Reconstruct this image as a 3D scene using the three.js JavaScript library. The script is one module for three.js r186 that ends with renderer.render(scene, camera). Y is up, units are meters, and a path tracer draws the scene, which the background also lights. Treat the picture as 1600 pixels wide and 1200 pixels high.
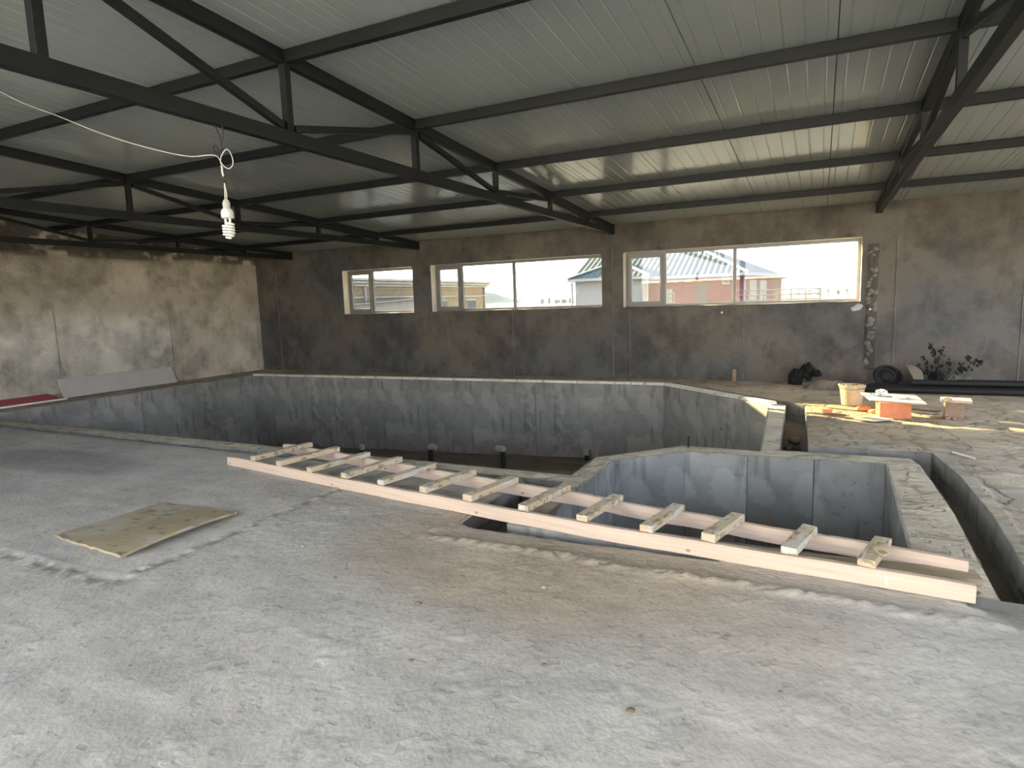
import * as THREE from 'three';
import { RoundedBoxGeometry } from 'three/addons/geometries/RoundedBoxGeometry.js';
import { mergeGeometries, mergeVertices } from 'three/addons/utils/BufferGeometryUtils.js';

// ------------------------------------------------------------------ camera, sky, sun, exposure
const scene = new THREE.Scene();
const camera = new THREE.PerspectiveCamera(63.097, 1600 / 1200, 0.05, 4000);
camera.position.set(0, 1.6, 0);
camera.rotation.order = 'YXZ';
const RAD = Math.PI / 180;
camera.rotation.set(-7.5088 * RAD, 26.2726 * RAD, -1.9153 * RAD);
const renderer = new THREE.WebGLRenderer({ antialias: true });
renderer.toneMapping = THREE.LinearToneMapping;
renderer.toneMappingExposure = 9.5;
renderer.shadowMap.enabled = true;

const SUN_DIR = new THREE.Vector3(-2.15, 0.61, -1.01).normalize();     // towards the sun
{ // hazy evening sky: pale all round, bluer overhead and away from the sun, brighter and warmer towards it
  const W = 256, H = 128, d = new Float32Array(W * H * 4);
  for (let j = 0; j < H; j++) for (let i = 0; i < W; i++) {
    const up = ((j + 0.5) / H - 0.5) * Math.PI, az = ((i + 0.5) / W - 0.5) * 2 * Math.PI, y = Math.sin(up), cos = Math.cos(az) * Math.cos(up) * SUN_DIR.x + y * SUN_DIR.y + Math.sin(az) * Math.cos(up) * SUN_DIR.z;
    const ang = Math.acos(Math.min(1, Math.max(-1, cos))), t = Math.sqrt(Math.max(0, y)), g = Math.exp(-((ang / 0.5) ** 2)) * 12 + Math.exp(-((ang / 1.15) ** 2)) * 6.2, k = (j * W + i) * 4;
    d[k] = 0.82 + (0.48 - 0.82) * t + g; d[k + 1] = 0.91 + (0.62 - 0.91) * t + g * 0.89; d[k + 2] = 1.05 + (0.90 - 1.05) * t + g * 0.70; d[k + 3] = 1;
  }
  const sky = new THREE.DataTexture(d, W, H, THREE.RGBAFormat, THREE.FloatType); sky.mapping = THREE.EquirectangularReflectionMapping; sky.magFilter = sky.minFilter = THREE.LinearFilter; sky.wrapS = THREE.RepeatWrapping; sky.needsUpdate = true;
  scene.background = sky;
}
const sun = new THREE.DirectionalLight(new THREE.Color(1.0, 0.74, 0.36), 48);
sun.position.copy(SUN_DIR).multiplyScalar(60).add(new THREE.Vector3(-4, 0, -8));
sun.target.position.set(-4, 0, -8);
sun.castShadow = true;
sun.shadow.mapSize.set(4096, 4096);
Object.assign(sun.shadow.camera, { left: -40, right: 40, top: 30, bottom: -30, near: 1, far: 160 });
scene.add(sun, sun.target);

// ------------------------------------------------------------------ seeded noise
function rng(seed) { let a = seed >>> 0; return () => { a = (a + 0x6d2b79f5) | 0; let t = Math.imul(a ^ (a >>> 15), 1 | a); t = (t + Math.imul(t ^ (t >>> 7), 61 | t)) ^ t; return ((t ^ (t >>> 14)) >>> 0) / 4294967296; }; }
function hash(ix, iy, s) { let h = Math.imul(ix, 374761393) ^ Math.imul(iy, 668265263) ^ Math.imul(s, 2147483647 ^ 974711); h = Math.imul(h ^ (h >>> 13), 1274126177); h ^= h >>> 16; return (h >>> 0) / 4294967296; }
function vnoise(x, y, s = 1, px = 0, py = px) {                          // value noise 0..1, periodic when px > 0
  const ix = Math.floor(x), iy = Math.floor(y), fx = x - ix, fy = y - iy, ux = fx * fx * (3 - 2 * fx), uy = fy * fy * (3 - 2 * fy);
  const w = (i, p) => (p ? ((i % p) + p) % p : i);
  const x0 = w(ix, px), x1 = w(ix + 1, px), y0 = w(iy, py), y1 = w(iy + 1, py);
  const a = hash(x0, y0, s), b = hash(x1, y0, s), c = hash(x0, y1, s), d = hash(x1, y1, s);
  return a + (b - a) * ux + (c - a) * uy + (a - b - c + d) * ux * uy;
}
function fbm(x, y, oct = 4, s = 1, px = 0, py = px) { let v = 0, a = 0.5, n = 0; for (let i = 0; i < oct; i++) { v += a * vnoise(x, y, s + i * 17, px, py); n += a; x *= 2; y *= 2; px *= 2; py *= 2; a *= 0.5; } return v / n; }
const smooth = (a, b, x) => { const t = Math.min(1, Math.max(0, (x - a) / (b - a))); return t * t * (3 - 2 * t); };
const lerp = (a, b, t) => a + (b - a) * t;
const gauss = (d, w) => Math.exp(-(d * d) / (w * w));

// ------------------------------------------------------------------ textures and materials
function tex(data, n, m, srgb) {
  const t = new THREE.DataTexture(data, n, m, THREE.RGBAFormat);
  t.wrapS = t.wrapT = THREE.RepeatWrapping; t.magFilter = THREE.LinearFilter; t.minFilter = THREE.LinearMipmapLinearFilter; t.generateMipmaps = true; t.anisotropy = 8;
  if (srgb) t.colorSpace = THREE.SRGBColorSpace;
  t.needsUpdate = true; return t;
}
const enc = (v) => { v = Math.min(1, Math.max(0, v)); return Math.round(255 * (v <= 0.0031308 ? v * 12.92 : 1.055 * Math.pow(v, 1 / 2.4) - 0.055)); };
function surface(n, tile, fn, { rough = 0.9, metal = 0, bump = 0.004, vc = false, m = n, ...rest } = {}) {   // fn(u, v) in tiles -> [r, g, b (linear), height 0..1]
  const c = new Uint8Array(n * m * 4), h = new Uint8Array(n * m * 4);
  for (let j = 0; j < m; j++) for (let i = 0; i < n; i++) {
    const q = fn(i / n, j / m), k = (j * n + i) * 4;
    c[k] = enc(q[0]); c[k + 1] = enc(q[1]); c[k + 2] = enc(q[2]); c[k + 3] = 255;
    h[k] = h[k + 1] = h[k + 2] = Math.round(255 * Math.min(1, Math.max(0, q[3]))); h[k + 3] = 255;
  }
  const map = tex(c, n, m, true), bm = tex(h, n, m, false), [tx, ty] = Array.isArray(tile) ? tile : [tile, tile];
  map.repeat.set(1 / tx, 1 / ty); bm.repeat.set(1 / tx, 1 / ty);
  return new (rest.specularIntensity === undefined ? THREE.MeshStandardMaterial : THREE.MeshPhysicalMaterial)({ map, bumpMap: bm, bumpScale: bump, roughness: rough, metalness: metal, vertexColors: vc, ...rest });
}
const plain = (r, g, b, rough = 0.7, metal = 0, more = {}) => new THREE.MeshStandardMaterial({ color: new THREE.Color().setRGB(r, g, b), roughness: rough, metalness: metal, ...more });
const M = {};
M.floor = surface(2048, 4, (u, v) => {
  const a = fbm(u * 6, v * 6, 5, 3, 6), b = fbm(u * 40, v * 40, 4, 9, 40), f = vnoise(u * 500, v * 500, 5, 500), st = fbm(u * 10, v * 48, 3, 21, 10, 48);
  const gr = fbm(u * 190, v * 190, 2, 35, 190), pit = smooth(0.70, 0.80, fbm(u * 90, v * 90, 2, 31, 90)), lump = smooth(0.55, 0.8, fbm(u * 60, v * 60, 3, 41, 60)), chip = smooth(0.73, 0.78, vnoise(u * 150, v * 150, 77, 150)) * smooth(0.5, 0.62, a);
  const t = 0.86 + 0.26 * (a - 0.5) + 0.20 * (b - 0.5) + 0.10 * (f - 0.5) + 0.20 * (st - 0.5) + 0.09 * (gr - 0.5) - 0.10 * pit + 0.06 * lump - 0.10 * chip;
  const w = (fbm(u * 5, v * 5, 3, 51, 5) - 0.5) * 0.06;
  return [t * (1 + w), t, t * (1 - w), 0.5 + 0.24 * (b - 0.5) + 0.18 * (st - 0.5) + 0.10 * lump - 0.16 * pit + 0.22 * (gr - 0.5) + 0.08 * (f - 0.5)];
}, { vc: true, bump: 0.008, rough: 0.92 });
M.mortar = surface(1024, 2, (u, v) => {
  const a = fbm(u * 5, v * 5, 5, 13, 5), b = fbm(u * 22, v * 22, 4, 19, 22), st = fbm(u * 6, v * 34, 4, 23, 6, 34), f = vnoise(u * 250, v * 250, 5, 250);
  const crack = smooth(0.045, 0.0, Math.abs(fbm(u * 4 + 9, v * 4, 4, 33, 4) - 0.5)), pit = smooth(0.62, 0.74, b);
  const t = 0.82 + 0.4 * (a - 0.5) + 0.35 * (st - 0.5) + 0.1 * (f - 0.5) - 0.2 * crack - 0.15 * pit;
  return [t * 1.01, t, t * 0.98, 0.5 + 0.7 * (st - 0.5) + 0.4 * (a - 0.5) - 0.3 * pit - 0.3 * crack + 0.1 * (f - 0.5)];
}, { vc: true, bump: 0.042, rough: 0.95 });
const plaster = (s) => (u, v) => {
  const a = fbm(u * 4, v * 4, 5, s, 4), b = fbm(u * 14, v * 14, 5, s + 7, 14), f = vnoise(u * 260, v * 260, s + 3, 260), dr = fbm(u * 34, v * 5, 4, s + 11, 34, 5);
  const swirl = smooth(0.03, 0, Math.abs(fbm(u * 7, v * 7, 3, s + 19, 7) - 0.52)) * smooth(0.5, 0.66, a), blot = smooth(0.55, 0.72, fbm(u * 9, v * 9, 5, s + 29, 9));
  const sp = smooth(0.6, 0.78, fbm(u * 80, v * 80, 3, s + 37, 80)), t = 0.82 + 0.6 * (a - 0.5) + 0.6 * (b - 0.5) + 0.25 * (dr - 0.5) + 0.12 * (f - 0.5) + 0.22 * swirl + 0.22 * blot - 0.09 * sp;
  return [t, t, t, 0.5 + 0.5 * (b - 0.5) + 0.4 * (a - 0.5) + 0.25 * swirl + 0.12 * (f - 0.5)];
};
M.plaster = surface(1024, 3.2, plaster(61), { vc: true, bump: 0.012, rough: 0.93 });
M.cast = surface(1024, 2.6, (u, v) => {
  const a = fbm(u * 5, v * 5, 5, 71, 5), b = fbm(u * 18, v * 18, 4, 73, 18), dr = fbm(u * 26, v * 3, 5, 75, 26, 3), f = vnoise(u * 260, v * 260, 5, 260);
  const hole = smooth(0.66, 0.74, fbm(u * 40, v * 40, 3, 79, 40)) * smooth(0.48, 0.6, a), run = smooth(0.58, 0.75, dr), pale = smooth(0.56, 0.7, fbm(u * 7, v * 7, 5, 81, 7));
  const t = 0.80 + 0.34 * (a - 0.5) + 0.26 * (b - 0.5) + 0.06 * (f - 0.5) - 0.24 * run - 0.12 * hole + 0.34 * pale;
  return [t * 0.99, t, t * 1.01, 0.55 + 0.25 * (b - 0.5) - 0.45 * hole + 0.08 * (f - 0.5)];
}, { vc: true, bump: 0.008, rough: 0.82 });
function woodFn(r0, g0, b0, s, contrast, knots) {
  const rnd = rng(s), kn = []; for (let i = 0; i < knots; i++) kn.push([rnd(), rnd(), 0.01 + 0.012 * rnd()]);
  return (u, v) => {
    const g = fbm(u * 4, v * 60, 4, s, 4, 60), w = fbm(u * 3, v * 8, 3, s + 5, 3, 8), f = fbm(u * 40, v * 200, 2, s + 9, 40, 200);
    let k = 0; for (const [x, y, r] of kn) { let dx = Math.abs(u - x), dy = Math.abs(v - y); dx = Math.min(dx, 1 - dx); dy = Math.min(dy, 1 - dy); k = Math.max(k, smooth(r, r * 0.4, Math.hypot(dx * 1.0, dy * 0.55))); }
    const t = 1 + contrast * (g - 0.5) + contrast * 0.6 * (w - 0.5) + 0.12 * (f - 0.5);
    return [r0 * t * (1 - 0.45 * k), g0 * t * (1 - 0.6 * k), b0 * t * (1 - 0.7 * k), 0.5 + 0.5 * (g - 0.5) - 0.2 * k];
  };
}
M.pine = surface(512, [1.6, 0.5], woodFn(0.56, 0.46, 0.385, 91, 0.3, 14), { bump: 0.0015, rough: 0.7 });
M.greyWood = surface(512, [1.0, 0.4], woodFn(0.34, 0.29, 0.22, 95, 0.6, 6), { bump: 0.004, rough: 0.9 });
M.rung = surface(512, [0.8, 0.4], (u, v) => {
  const w = woodFn(0.52, 0.43, 0.31, 97, 0.4, 4)(u, v), m = smooth(0.5, 0.6, fbm(u * 9, v * 12, 5, 99, 9, 12)), d = smooth(0.6, 0.66, fbm(u * 16 + 3, v * 14, 4, 103, 16, 14));
  const g = 0.53 + 0.2 * (fbm(u * 30, v * 30, 3, 101, 30) - 0.5);
  const k = 1 - 0.45 * d * (1 - m);
  return [lerp(w[0], g, m) * k, lerp(w[1], g * 0.97, m) * k, lerp(w[2], g * 0.86, m) * k, w[3] * 0.5 + 0.45 * m];
}, { bump: 0.006, rough: 0.92 });
M.ply = surface(1024, [1.2, 1.0], (u, v) => {
  const w = woodFn(0.36, 0.30, 0.20, 107, 0.22, 3)(u, v), m = smooth(0.4, 0.75, fbm(u * 5, v * 5, 5, 109, 5)), d = smooth(0.62, 0.78, fbm(u * 12, v * 16, 4, 111, 12, 16)), g = 0.40;
  const k = 1 - 0.4 * d;
  return [lerp(w[0], g, m * 0.75) * k, lerp(w[1], g * 0.97, m * 0.85) * k, lerp(w[2], g * 0.86, m * 0.85) * k, w[3] * 0.6 + 0.3 * m];
}, { bump: 0.003, rough: 0.9 });
M.clay = surface(256, 0.4, (u, v) => { const a = fbm(u * 8, v * 8, 4, 121, 8), f = vnoise(u * 90, v * 90, 3, 90), t = 1 + 0.3 * (a - 0.5) + 0.14 * (f - 0.5); return [0.62 * t, 0.235 * t, 0.12 * t, 0.5 + 0.4 * (a - 0.5)]; }, { bump: 0.002 });
M.claySoil = surface(256, 0.4, (u, v) => { const a = fbm(u * 8, v * 8, 4, 131, 8), t = 1 + 0.5 * (a - 0.5); return [0.27 * t, 0.19 * t, 0.145 * t, a]; }, { bump: 0.003 });
M.panel = surface(512, [1.02, 2.2], (u, v) => { const a = fbm(u * 5, v * 5, 4, 141, 5), f = fbm(u * 60, v * 60, 2, 143, 60), w = fbm(u * 4, v * 18, 3, 147, 4, 18), t = 1 + 0.07 * (a - 0.5) + 0.05 * (f - 0.5); return [0.285 * t, 0.315 * t, 0.31 * t, 0.5 + 0.5 * (w - 0.5) + 0.1 * (f - 0.5)]; }, { bump: 0.001, rough: 0.16 });
M.steel = surface(256, 0.8, (u, v) => { const a = fbm(u * 7, v * 7, 4, 151, 7), t = 1 + 0.6 * (a - 0.5); return [0.0075 * t, 0.0095 * t, 0.0105 * t, 0.5 + 0.3 * (a - 0.5)]; }, { bump: 0.001, rough: 0.5, specularIntensity: 0.55 });
M.mud = surface(512, 2.4, (u, v) => { const a = fbm(u * 6, v * 6, 5, 161, 6), b = fbm(u * 26, v * 26, 3, 163, 26), t = 0.85 + 0.7 * (a - 0.5) + 0.3 * (b - 0.5); return [0.19 * t, 0.155 * t, 0.12 * t, 0.4 + 0.6 * (b - 0.5) + 0.4 * (a - 0.5)]; }, { bump: 0.02, rough: 0.9 });
M.reveal = surface(256, 1, (u, v) => { const a = fbm(u * 7, v * 7, 4, 171, 7), t = 0.9 + 0.4 * (a - 0.5); return [0.60 * t, 0.56 * t, 0.50 * t, a]; }, { bump: 0.005 });
M.frame = plain(0.20, 0.20, 0.195, 0.4);
M.glass = new THREE.MeshPhysicalMaterial({ color: new THREE.Color().setRGB(0.36, 0.375, 0.375), transmission: 1, thickness: 0, roughness: 0.02, ior: 1.45 });
M.white = plain(0.78, 0.77, 0.74, 0.5);
M.board = surface(512, 1.2, (u, v) => { const a = fbm(u * 5, v * 5, 5, 181, 5), f = vnoise(u * 130, v * 130, 7, 130), t = 0.95 + 0.16 * (a - 0.5) + 0.06 * (f - 0.5); return [0.50 * t, 0.49 * t, 0.475 * t, 0.5 + 0.3 * (a - 0.5)]; }, { bump: 0.001, rough: 0.7 });
M.black = plain(0.006, 0.006, 0.007, 0.7);
M.blackMatt = plain(0.008, 0.008, 0.009, 1);
M.bucket = surface(256, 0.5, (u, v) => { const a = fbm(u * 6, v * 6, 5, 191, 6), t = 0.9 + 0.5 * (a - 0.5); return [0.52 * t, 0.43 * t, 0.30 * t, a]; }, { bump: 0.002, rough: 0.85, side: THREE.DoubleSide });
M.cable = plain(0.62, 0.61, 0.56, 0.5);
M.wire = plain(0.015, 0.015, 0.015, 0.7);
M.bulbGlass = plain(0.82, 0.82, 0.78, 0.25);
M.bulbBase = plain(0.66, 0.67, 0.64, 0.4);
M.socket = plain(0.46, 0.46, 0.42, 0.6);
M.red = plain(0.45, 0.07, 0.09, 0.6);
M.paper = plain(0.72, 0.73, 0.75, 0.85);
M.stem = plain(0.05, 0.045, 0.03, 0.9);
M.dryLeaf = plain(0.02, 0.022, 0.016, 0.9, 0, { side: THREE.DoubleSide });
M.straw = plain(0.30, 0.28, 0.20, 0.9);
M.card = plain(0.20, 0.165, 0.12, 0.9);
M.pipeGrey = plain(0.30, 0.29, 0.27, 0.6);

// ------------------------------------------------------------------ object helpers
const used = new Map();
function numbered(name) { const n = used.get(name) ?? 0; used.set(name, n + 1); return n ? name + '_' + String(n).padStart(3, '0') : name; }
function shade(o) { o.traverse((m) => { if (m.isMesh) { m.castShadow = true; m.receiveShadow = true; } }); return o; }
function mesh(name, geo, mat, parent = scene) { const m = new THREE.Mesh(geo, mat); m.name = parent === scene ? numbered(name) : name; m.castShadow = m.receiveShadow = true; parent.add(m); return m; }
function tag(o, label, category, group) { o.userData.label = label; o.userData.category = category; if (group) o.userData.group = group; return o; }
function thing(name, label, category, pos = [0, 0, 0], turn = 0, group) { const o = new THREE.Group(); o.name = numbered(name); o.position.set(...pos); o.rotation.y = turn; scene.add(o); return tag(o, label, category, group); }
function struct(name) { const o = new THREE.Group(); o.name = numbered(name); o.userData.kind = 'structure'; scene.add(o); return o; }
const v3 = (a) => (a.isVector3 ? a : new THREE.Vector3(...a));
function boxUV(g) {                                                      // uv in metres by the dominant normal
  const p = g.attributes.position, n = g.attributes.normal, uv = new Float32Array(p.count * 2);
  for (let i = 0; i < p.count; i++) {
    const x = Math.abs(n.getX(i)), y = Math.abs(n.getY(i)), z = Math.abs(n.getZ(i));
    const [a, b] = y >= x && y >= z ? [p.getX(i), p.getZ(i)] : x >= z ? [p.getZ(i), p.getY(i)] : [p.getX(i), p.getY(i)];
    uv[2 * i] = a; uv[2 * i + 1] = b;
  }
  g.setAttribute('uv', new THREE.BufferAttribute(uv, 2)); return g;
}
function tint(g, r, gg, b) { const n = g.attributes.position.count, c = new Float32Array(n * 3); for (let i = 0; i < n; i++) { c[3 * i] = r; c[3 * i + 1] = gg; c[3 * i + 2] = b; } g.setAttribute('color', new THREE.BufferAttribute(c, 3)); return g; }
function block(w, h, d, r = 0.004, seg = 1) { return boxUV(new RoundedBoxGeometry(w, h, d, seg, Math.min(r, w / 2.01, h / 2.01, d / 2.01))); }
function put(g, x, y, z, ry = 0, rx = 0, rz = 0) { g.applyMatrix4(new THREE.Matrix4().compose(new THREE.Vector3(x, y, z), new THREE.Quaternion().setFromEuler(new THREE.Euler(rx, ry, rz, 'YXZ')), new THREE.Vector3(1, 1, 1))); return g; }
function bar(a, b, w, h, r = 0.006) {                                    // a chamfered bar from a to b: w across (level), h upright
  a = v3(a); b = v3(b); const d = b.clone().sub(a), L = d.length(), g = block(L, h, w, r);
  const x = d.normalize(), side = Math.abs(x.y) > 0.999 ? new THREE.Vector3(0, 0, 1) : new THREE.Vector3().crossVectors(x, new THREE.Vector3(0, 1, 0)).normalize(), up = new THREE.Vector3().crossVectors(side, x);
  const m = new THREE.Matrix4().makeBasis(x, up, side); m.setPosition(a.clone().add(b).multiplyScalar(0.5));
  return g.applyMatrix4(m);
}
function rod(a, b, r, seg = 8) { a = v3(a); b = v3(b); const g = new THREE.CylinderGeometry(r, r, a.distanceTo(b), seg); g.applyQuaternion(new THREE.Quaternion().setFromUnitVectors(new THREE.Vector3(0, 1, 0), b.clone().sub(a).normalize())); const c = a.clone().add(b).multiplyScalar(0.5); return g.translate(c.x, c.y, c.z); }
function tube(pts, r, n = 40, seg = 6) { return new THREE.TubeGeometry(new THREE.CatmullRomCurve3(pts.map(v3)), n, r, seg); }
const merge = (list) => mergeGeometries(list.map((g) => { g = g.index ? g.toNonIndexed() : g; for (const k of Object.keys(g.attributes)) if (!['position', 'normal', 'uv'].includes(k)) g.deleteAttribute(k); return g; }));

// a polygon (with holes) filled with a fine grid whose rim follows the polygon; at(u, v, d) gives the point, d = distance from the rim
function edgeDist(u, v, loops) {
  let best = 1e9, bx = u, by = v;
  for (const L of loops) for (let i = 0; i < L.length; i++) {
    const [ax, ay] = L[i], [cx, cy] = L[(i + 1) % L.length], dx = cx - ax, dy = cy - ay, t = Math.max(0, Math.min(1, ((u - ax) * dx + (v - ay) * dy) / (dx * dx + dy * dy || 1)));
    const px = ax + dx * t, py = ay + dy * t, d = (u - px) ** 2 + (v - py) ** 2; if (d < best) { best = d; bx = px; by = py; }
  }
  return [Math.sqrt(best), bx, by];
}
function inside(u, v, loops) { let c = false; for (const L of loops) for (let i = 0, j = L.length - 1; i < L.length; j = i++) { const [xi, yi] = L[i], [xj, yj] = L[j]; if (yi > v !== yj > v && u < ((xj - xi) * (v - yi)) / (yj - yi) + xi) c = !c; } return c; }
function gridPoly(loops, cell, at, color, flip = false) {
  let x0 = 1e9, x1 = -1e9, y0 = 1e9, y1 = -1e9; for (const [x, y] of loops[0]) { x0 = Math.min(x0, x); x1 = Math.max(x1, x); y0 = Math.min(y0, y); y1 = Math.max(y1, y); }
  const nx = Math.ceil((x1 - x0) / cell) + 2, ny = Math.ceil((y1 - y0) / cell) + 2, P = [], U = [], C = [], id = new Int32Array((nx + 1) * (ny + 1)).fill(-1), q = [];
  for (let j = 0; j <= ny; j++) for (let i = 0; i <= nx; i++) {
    let u = x0 + (i - 1) * cell + 0.013 * cell, v = y0 + (j - 1) * cell + 0.017 * cell; let [d, bu, bv] = edgeDist(u, v, loops), inn = inside(u, v, loops);
    if (d < cell * 0.72) { u = bu; v = bv; inn = true; d = 0; } else if (!inn) d = -1;
    q.push([u, v, d, inn]);
  }
  const vert = (k) => { if (id[k] < 0) { const [u, v, d] = q[k]; id[k] = P.length / 3; P.push(...at(u, v, d)); U.push(u, v); if (color) C.push(...color(u, v, d)); } return id[k]; };
  const idx = [], tri = (a, b, c) => {
    if (!(q[a][3] && q[b][3] && q[c][3])) return;
    const cu = (q[a][0] + q[b][0] + q[c][0]) / 3, cv = (q[a][1] + q[b][1] + q[c][1]) / 3;
    if (Math.abs((q[b][0] - q[a][0]) * (q[c][1] - q[a][1]) - (q[c][0] - q[a][0]) * (q[b][1] - q[a][1])) < 1e-9 || !inside(cu, cv, loops)) return;
    flip ? idx.push(vert(a), vert(c), vert(b)) : idx.push(vert(a), vert(b), vert(c));
  };
  const W = nx + 1;
  for (let j = 0; j < ny; j++) for (let i = 0; i < nx; i++) { const a = j * W + i; if ((i + j) & 1) { tri(a, a + 1, a + W + 1); tri(a, a + W + 1, a + W); } else { tri(a, a + 1, a + W); tri(a + 1, a + W + 1, a + W); } }
  const g = new THREE.BufferGeometry();
  g.setAttribute('position', new THREE.Float32BufferAttribute(P, 3)); g.setAttribute('uv', new THREE.Float32BufferAttribute(U, 2)); if (color) g.setAttribute('color', new THREE.Float32BufferAttribute(C, 3));
  g.setIndex(idx); g.computeVertexNormals(); return g;
}
// upright faces along a line of plan points; out = +1 puts the front to the left of the walking direction seen from above
function wallStrip(pts, top, bot, { cell = 0.12, rows = 6, rough = 0.004, color = () => [0.3, 0.3, 0.3], seed = 1, flip = false, lip = 0 } = {}) {
  const P = [], U = [], C = [], idx = []; let len = 0;
  const T = typeof top === 'function' ? top : () => top, B = typeof bot === 'function' ? bot : () => bot;
  for (let s = 0; s < pts.length - 1; s++) {
    const [ax, az] = pts[s], [bx, bz] = pts[s + 1], L = Math.hypot(bx - ax, bz - az), n = Math.max(1, Math.ceil(L / cell)), nx = -(bz - az) / L, nz = (bx - ax) / L, base = P.length / 3;
    for (let i = 0; i <= n; i++) for (let j = 0; j <= rows; j++) {
      const x = lerp(ax, bx, i / n), z = lerp(az, bz, i / n), y = lerp(T(x, z), B(x, z), j / rows), l = len + (L * i) / n, e = i === 0 || i === n ? 0 : 1, o = rough * e * (fbm(l * 5, y * 5, 3, seed) - 0.5) * 2;
      P.push(x + nx * o, y, z + nz * o); U.push(l, y); C.push(...color(l, y, x, z));
    }
    for (let i = 0; i < n; i++) for (let j = 0; j < rows; j++) { const a = base + i * (rows + 1) + j, b = a + rows + 1; flip ? idx.push(a, a + 1, b, b, a + 1, b + 1) : idx.push(a, b, a + 1, b, b + 1, a + 1); }
    if (lip) for (let i = 0; i < n; i++) { const q = P.length / 3; for (const [t, o] of [[i, 0], [i + 1, 0], [i, lip], [i + 1, lip]]) { const x = lerp(ax, bx, t / n) - nx * o, z = lerp(az, bz, t / n) - nz * o; P.push(x, T(x, z) - (o ? 0.012 : 0), z); U.push(len + (L * t) / n, T(x, z) + o); C.push(...color(len + (L * t) / n, 0, x, z)); } idx.push(q, q + 1, q + 2, q + 2, q + 1, q + 3); }
    len += L;
  }
  const g = new THREE.BufferGeometry();
  g.setAttribute('position', new THREE.Float32BufferAttribute(P, 3)); g.setAttribute('uv', new THREE.Float32BufferAttribute(U, 2)); g.setAttribute('color', new THREE.Float32BufferAttribute(C, 3)); g.setIndex(idx); g.computeVertexNormals(); return g;
}

// ------------------------------------------------------------------ the shell of the hall
const ZB = -12.2, XL = -13.5, XR = 5.2, ZF = 4.5, SLOPE = 0.061, TH = 0.38;
const ceilY = (z) => 3.03 + SLOPE * (z - ZB);
const OPENINGS = [[-10.58, -8.5, 1.42, 2.48], [-8.0, -3.94, 1.42, 2.48], [-3.5, 0.61, 1.40, 2.48]];
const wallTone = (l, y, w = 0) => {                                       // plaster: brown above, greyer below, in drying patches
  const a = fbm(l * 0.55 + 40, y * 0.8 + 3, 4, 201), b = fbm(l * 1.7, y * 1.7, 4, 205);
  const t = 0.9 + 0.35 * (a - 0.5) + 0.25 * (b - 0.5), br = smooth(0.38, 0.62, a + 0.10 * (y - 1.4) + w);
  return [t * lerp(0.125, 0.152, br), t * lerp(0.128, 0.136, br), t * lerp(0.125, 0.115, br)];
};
function shapeOf(pts) { const s = new THREE.Shape(); pts.forEach(([x, y], i) => (i ? s.lineTo(x, y) : s.moveTo(x, y))); return s; }
function slab(pts, holes, depth) { const s = shapeOf(pts); for (const h of holes) s.holes.push(shapeOf(h)); return new THREE.ExtrudeGeometry(s, { depth, bevelEnabled: false }); }
const rect = (x0, x1, y0, y1) => [[x0, y0], [x1, y0], [x1, y1], [x0, y1]];
const INNER = [M.reveal, M.reveal];
{ // back wall: blockwork core with three window openings, and the plaster coat on its inner face
  const w = struct('wall_back');
  const holes = OPENINGS.map((o) => rect(...o));
  mesh('wall_core', boxUV(slab(rect(XL - 0.3, XR + 0.3, -0.35, ceilY(ZB) + 0.0), holes, TH - 0.012)).translate(0, 0, ZB - TH), INNER, w);
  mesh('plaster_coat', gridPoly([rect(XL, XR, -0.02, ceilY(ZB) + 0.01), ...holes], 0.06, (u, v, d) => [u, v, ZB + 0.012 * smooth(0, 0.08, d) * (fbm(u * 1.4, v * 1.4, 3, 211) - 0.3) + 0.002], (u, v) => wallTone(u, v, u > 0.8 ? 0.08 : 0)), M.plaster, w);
  for (const [x, h] of [[-12.79, 2.6], [-7.6, 1.38], [-5.95, 1.38], [-3.72, 2.6], [-3.37, 1.36], [-1.25, 1.36], [1.12, 2.4], [2.81, 2.5]])          // guide beads left in the plaster
    mesh('guide_bead', tint(block(0.014, h, 0.01, 0.003), 0.225, 0.22, 0.205).translate(x, h / 2 + 0.02, ZB + 0.012), M.plaster, w);
  const rnd = rng(31), bits = [], pale = [];                              // the chased strip right of the wide window, rubble and mortar showing
  bits.push(gridPoly([rect(0.7, 0.86, 0.25, 2.36)], 0.02, (u, v, d) => [u + 0.03 * (fbm(v * 5, 3, 3, 223) - 0.5), v, ZB + 0.012 + 0.05 * smooth(0, 0.03, d) * (fbm(u * 22, v * 14, 4, 221) - 0.35)], null));
  mesh('wall_chase', tint(bits[0], 0.085, 0.076, 0.065), M.plaster, w);
  for (let i = 0; i < 44; i++) { const s = 0.014 + 0.022 * rnd(), g = new THREE.DodecahedronGeometry(s, 0); g.scale(1 + rnd(), 0.8 + rnd(), 0.7); g.rotateZ(rnd() * 3); g.translate(0.72 + 0.12 * rnd(), 0.35 + 1.95 * rnd(), ZB + 0.02); pale.push(g); }
  mesh('mortar_lump', tint(boxUV(merge(pale)), 0.19, 0.18, 0.16), M.plaster, w);
  mesh('plaster_patch', tint(gridPoly([[[0.50, 1.24], [0.62, 1.27], [0.66, 1.34], [0.58, 1.38], [0.52, 1.33], [0.47, 1.3]]], 0.02, (u, v, d) => [u, v, ZB + 0.014 + 0.02 * smooth(0, 0.04, d)], null), 0.5, 0.5, 0.48), M.plaster, w);
  for (const [x, y] of [[0.76, 1.27], [-1.63, 1.27]]) mesh('lit_hole_dot', rod([x, y, ZB], [x, y, ZB + 0.03], 0.018), M.white, w);  // white dots stand in for daylight showing through small wall holes
}
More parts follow.
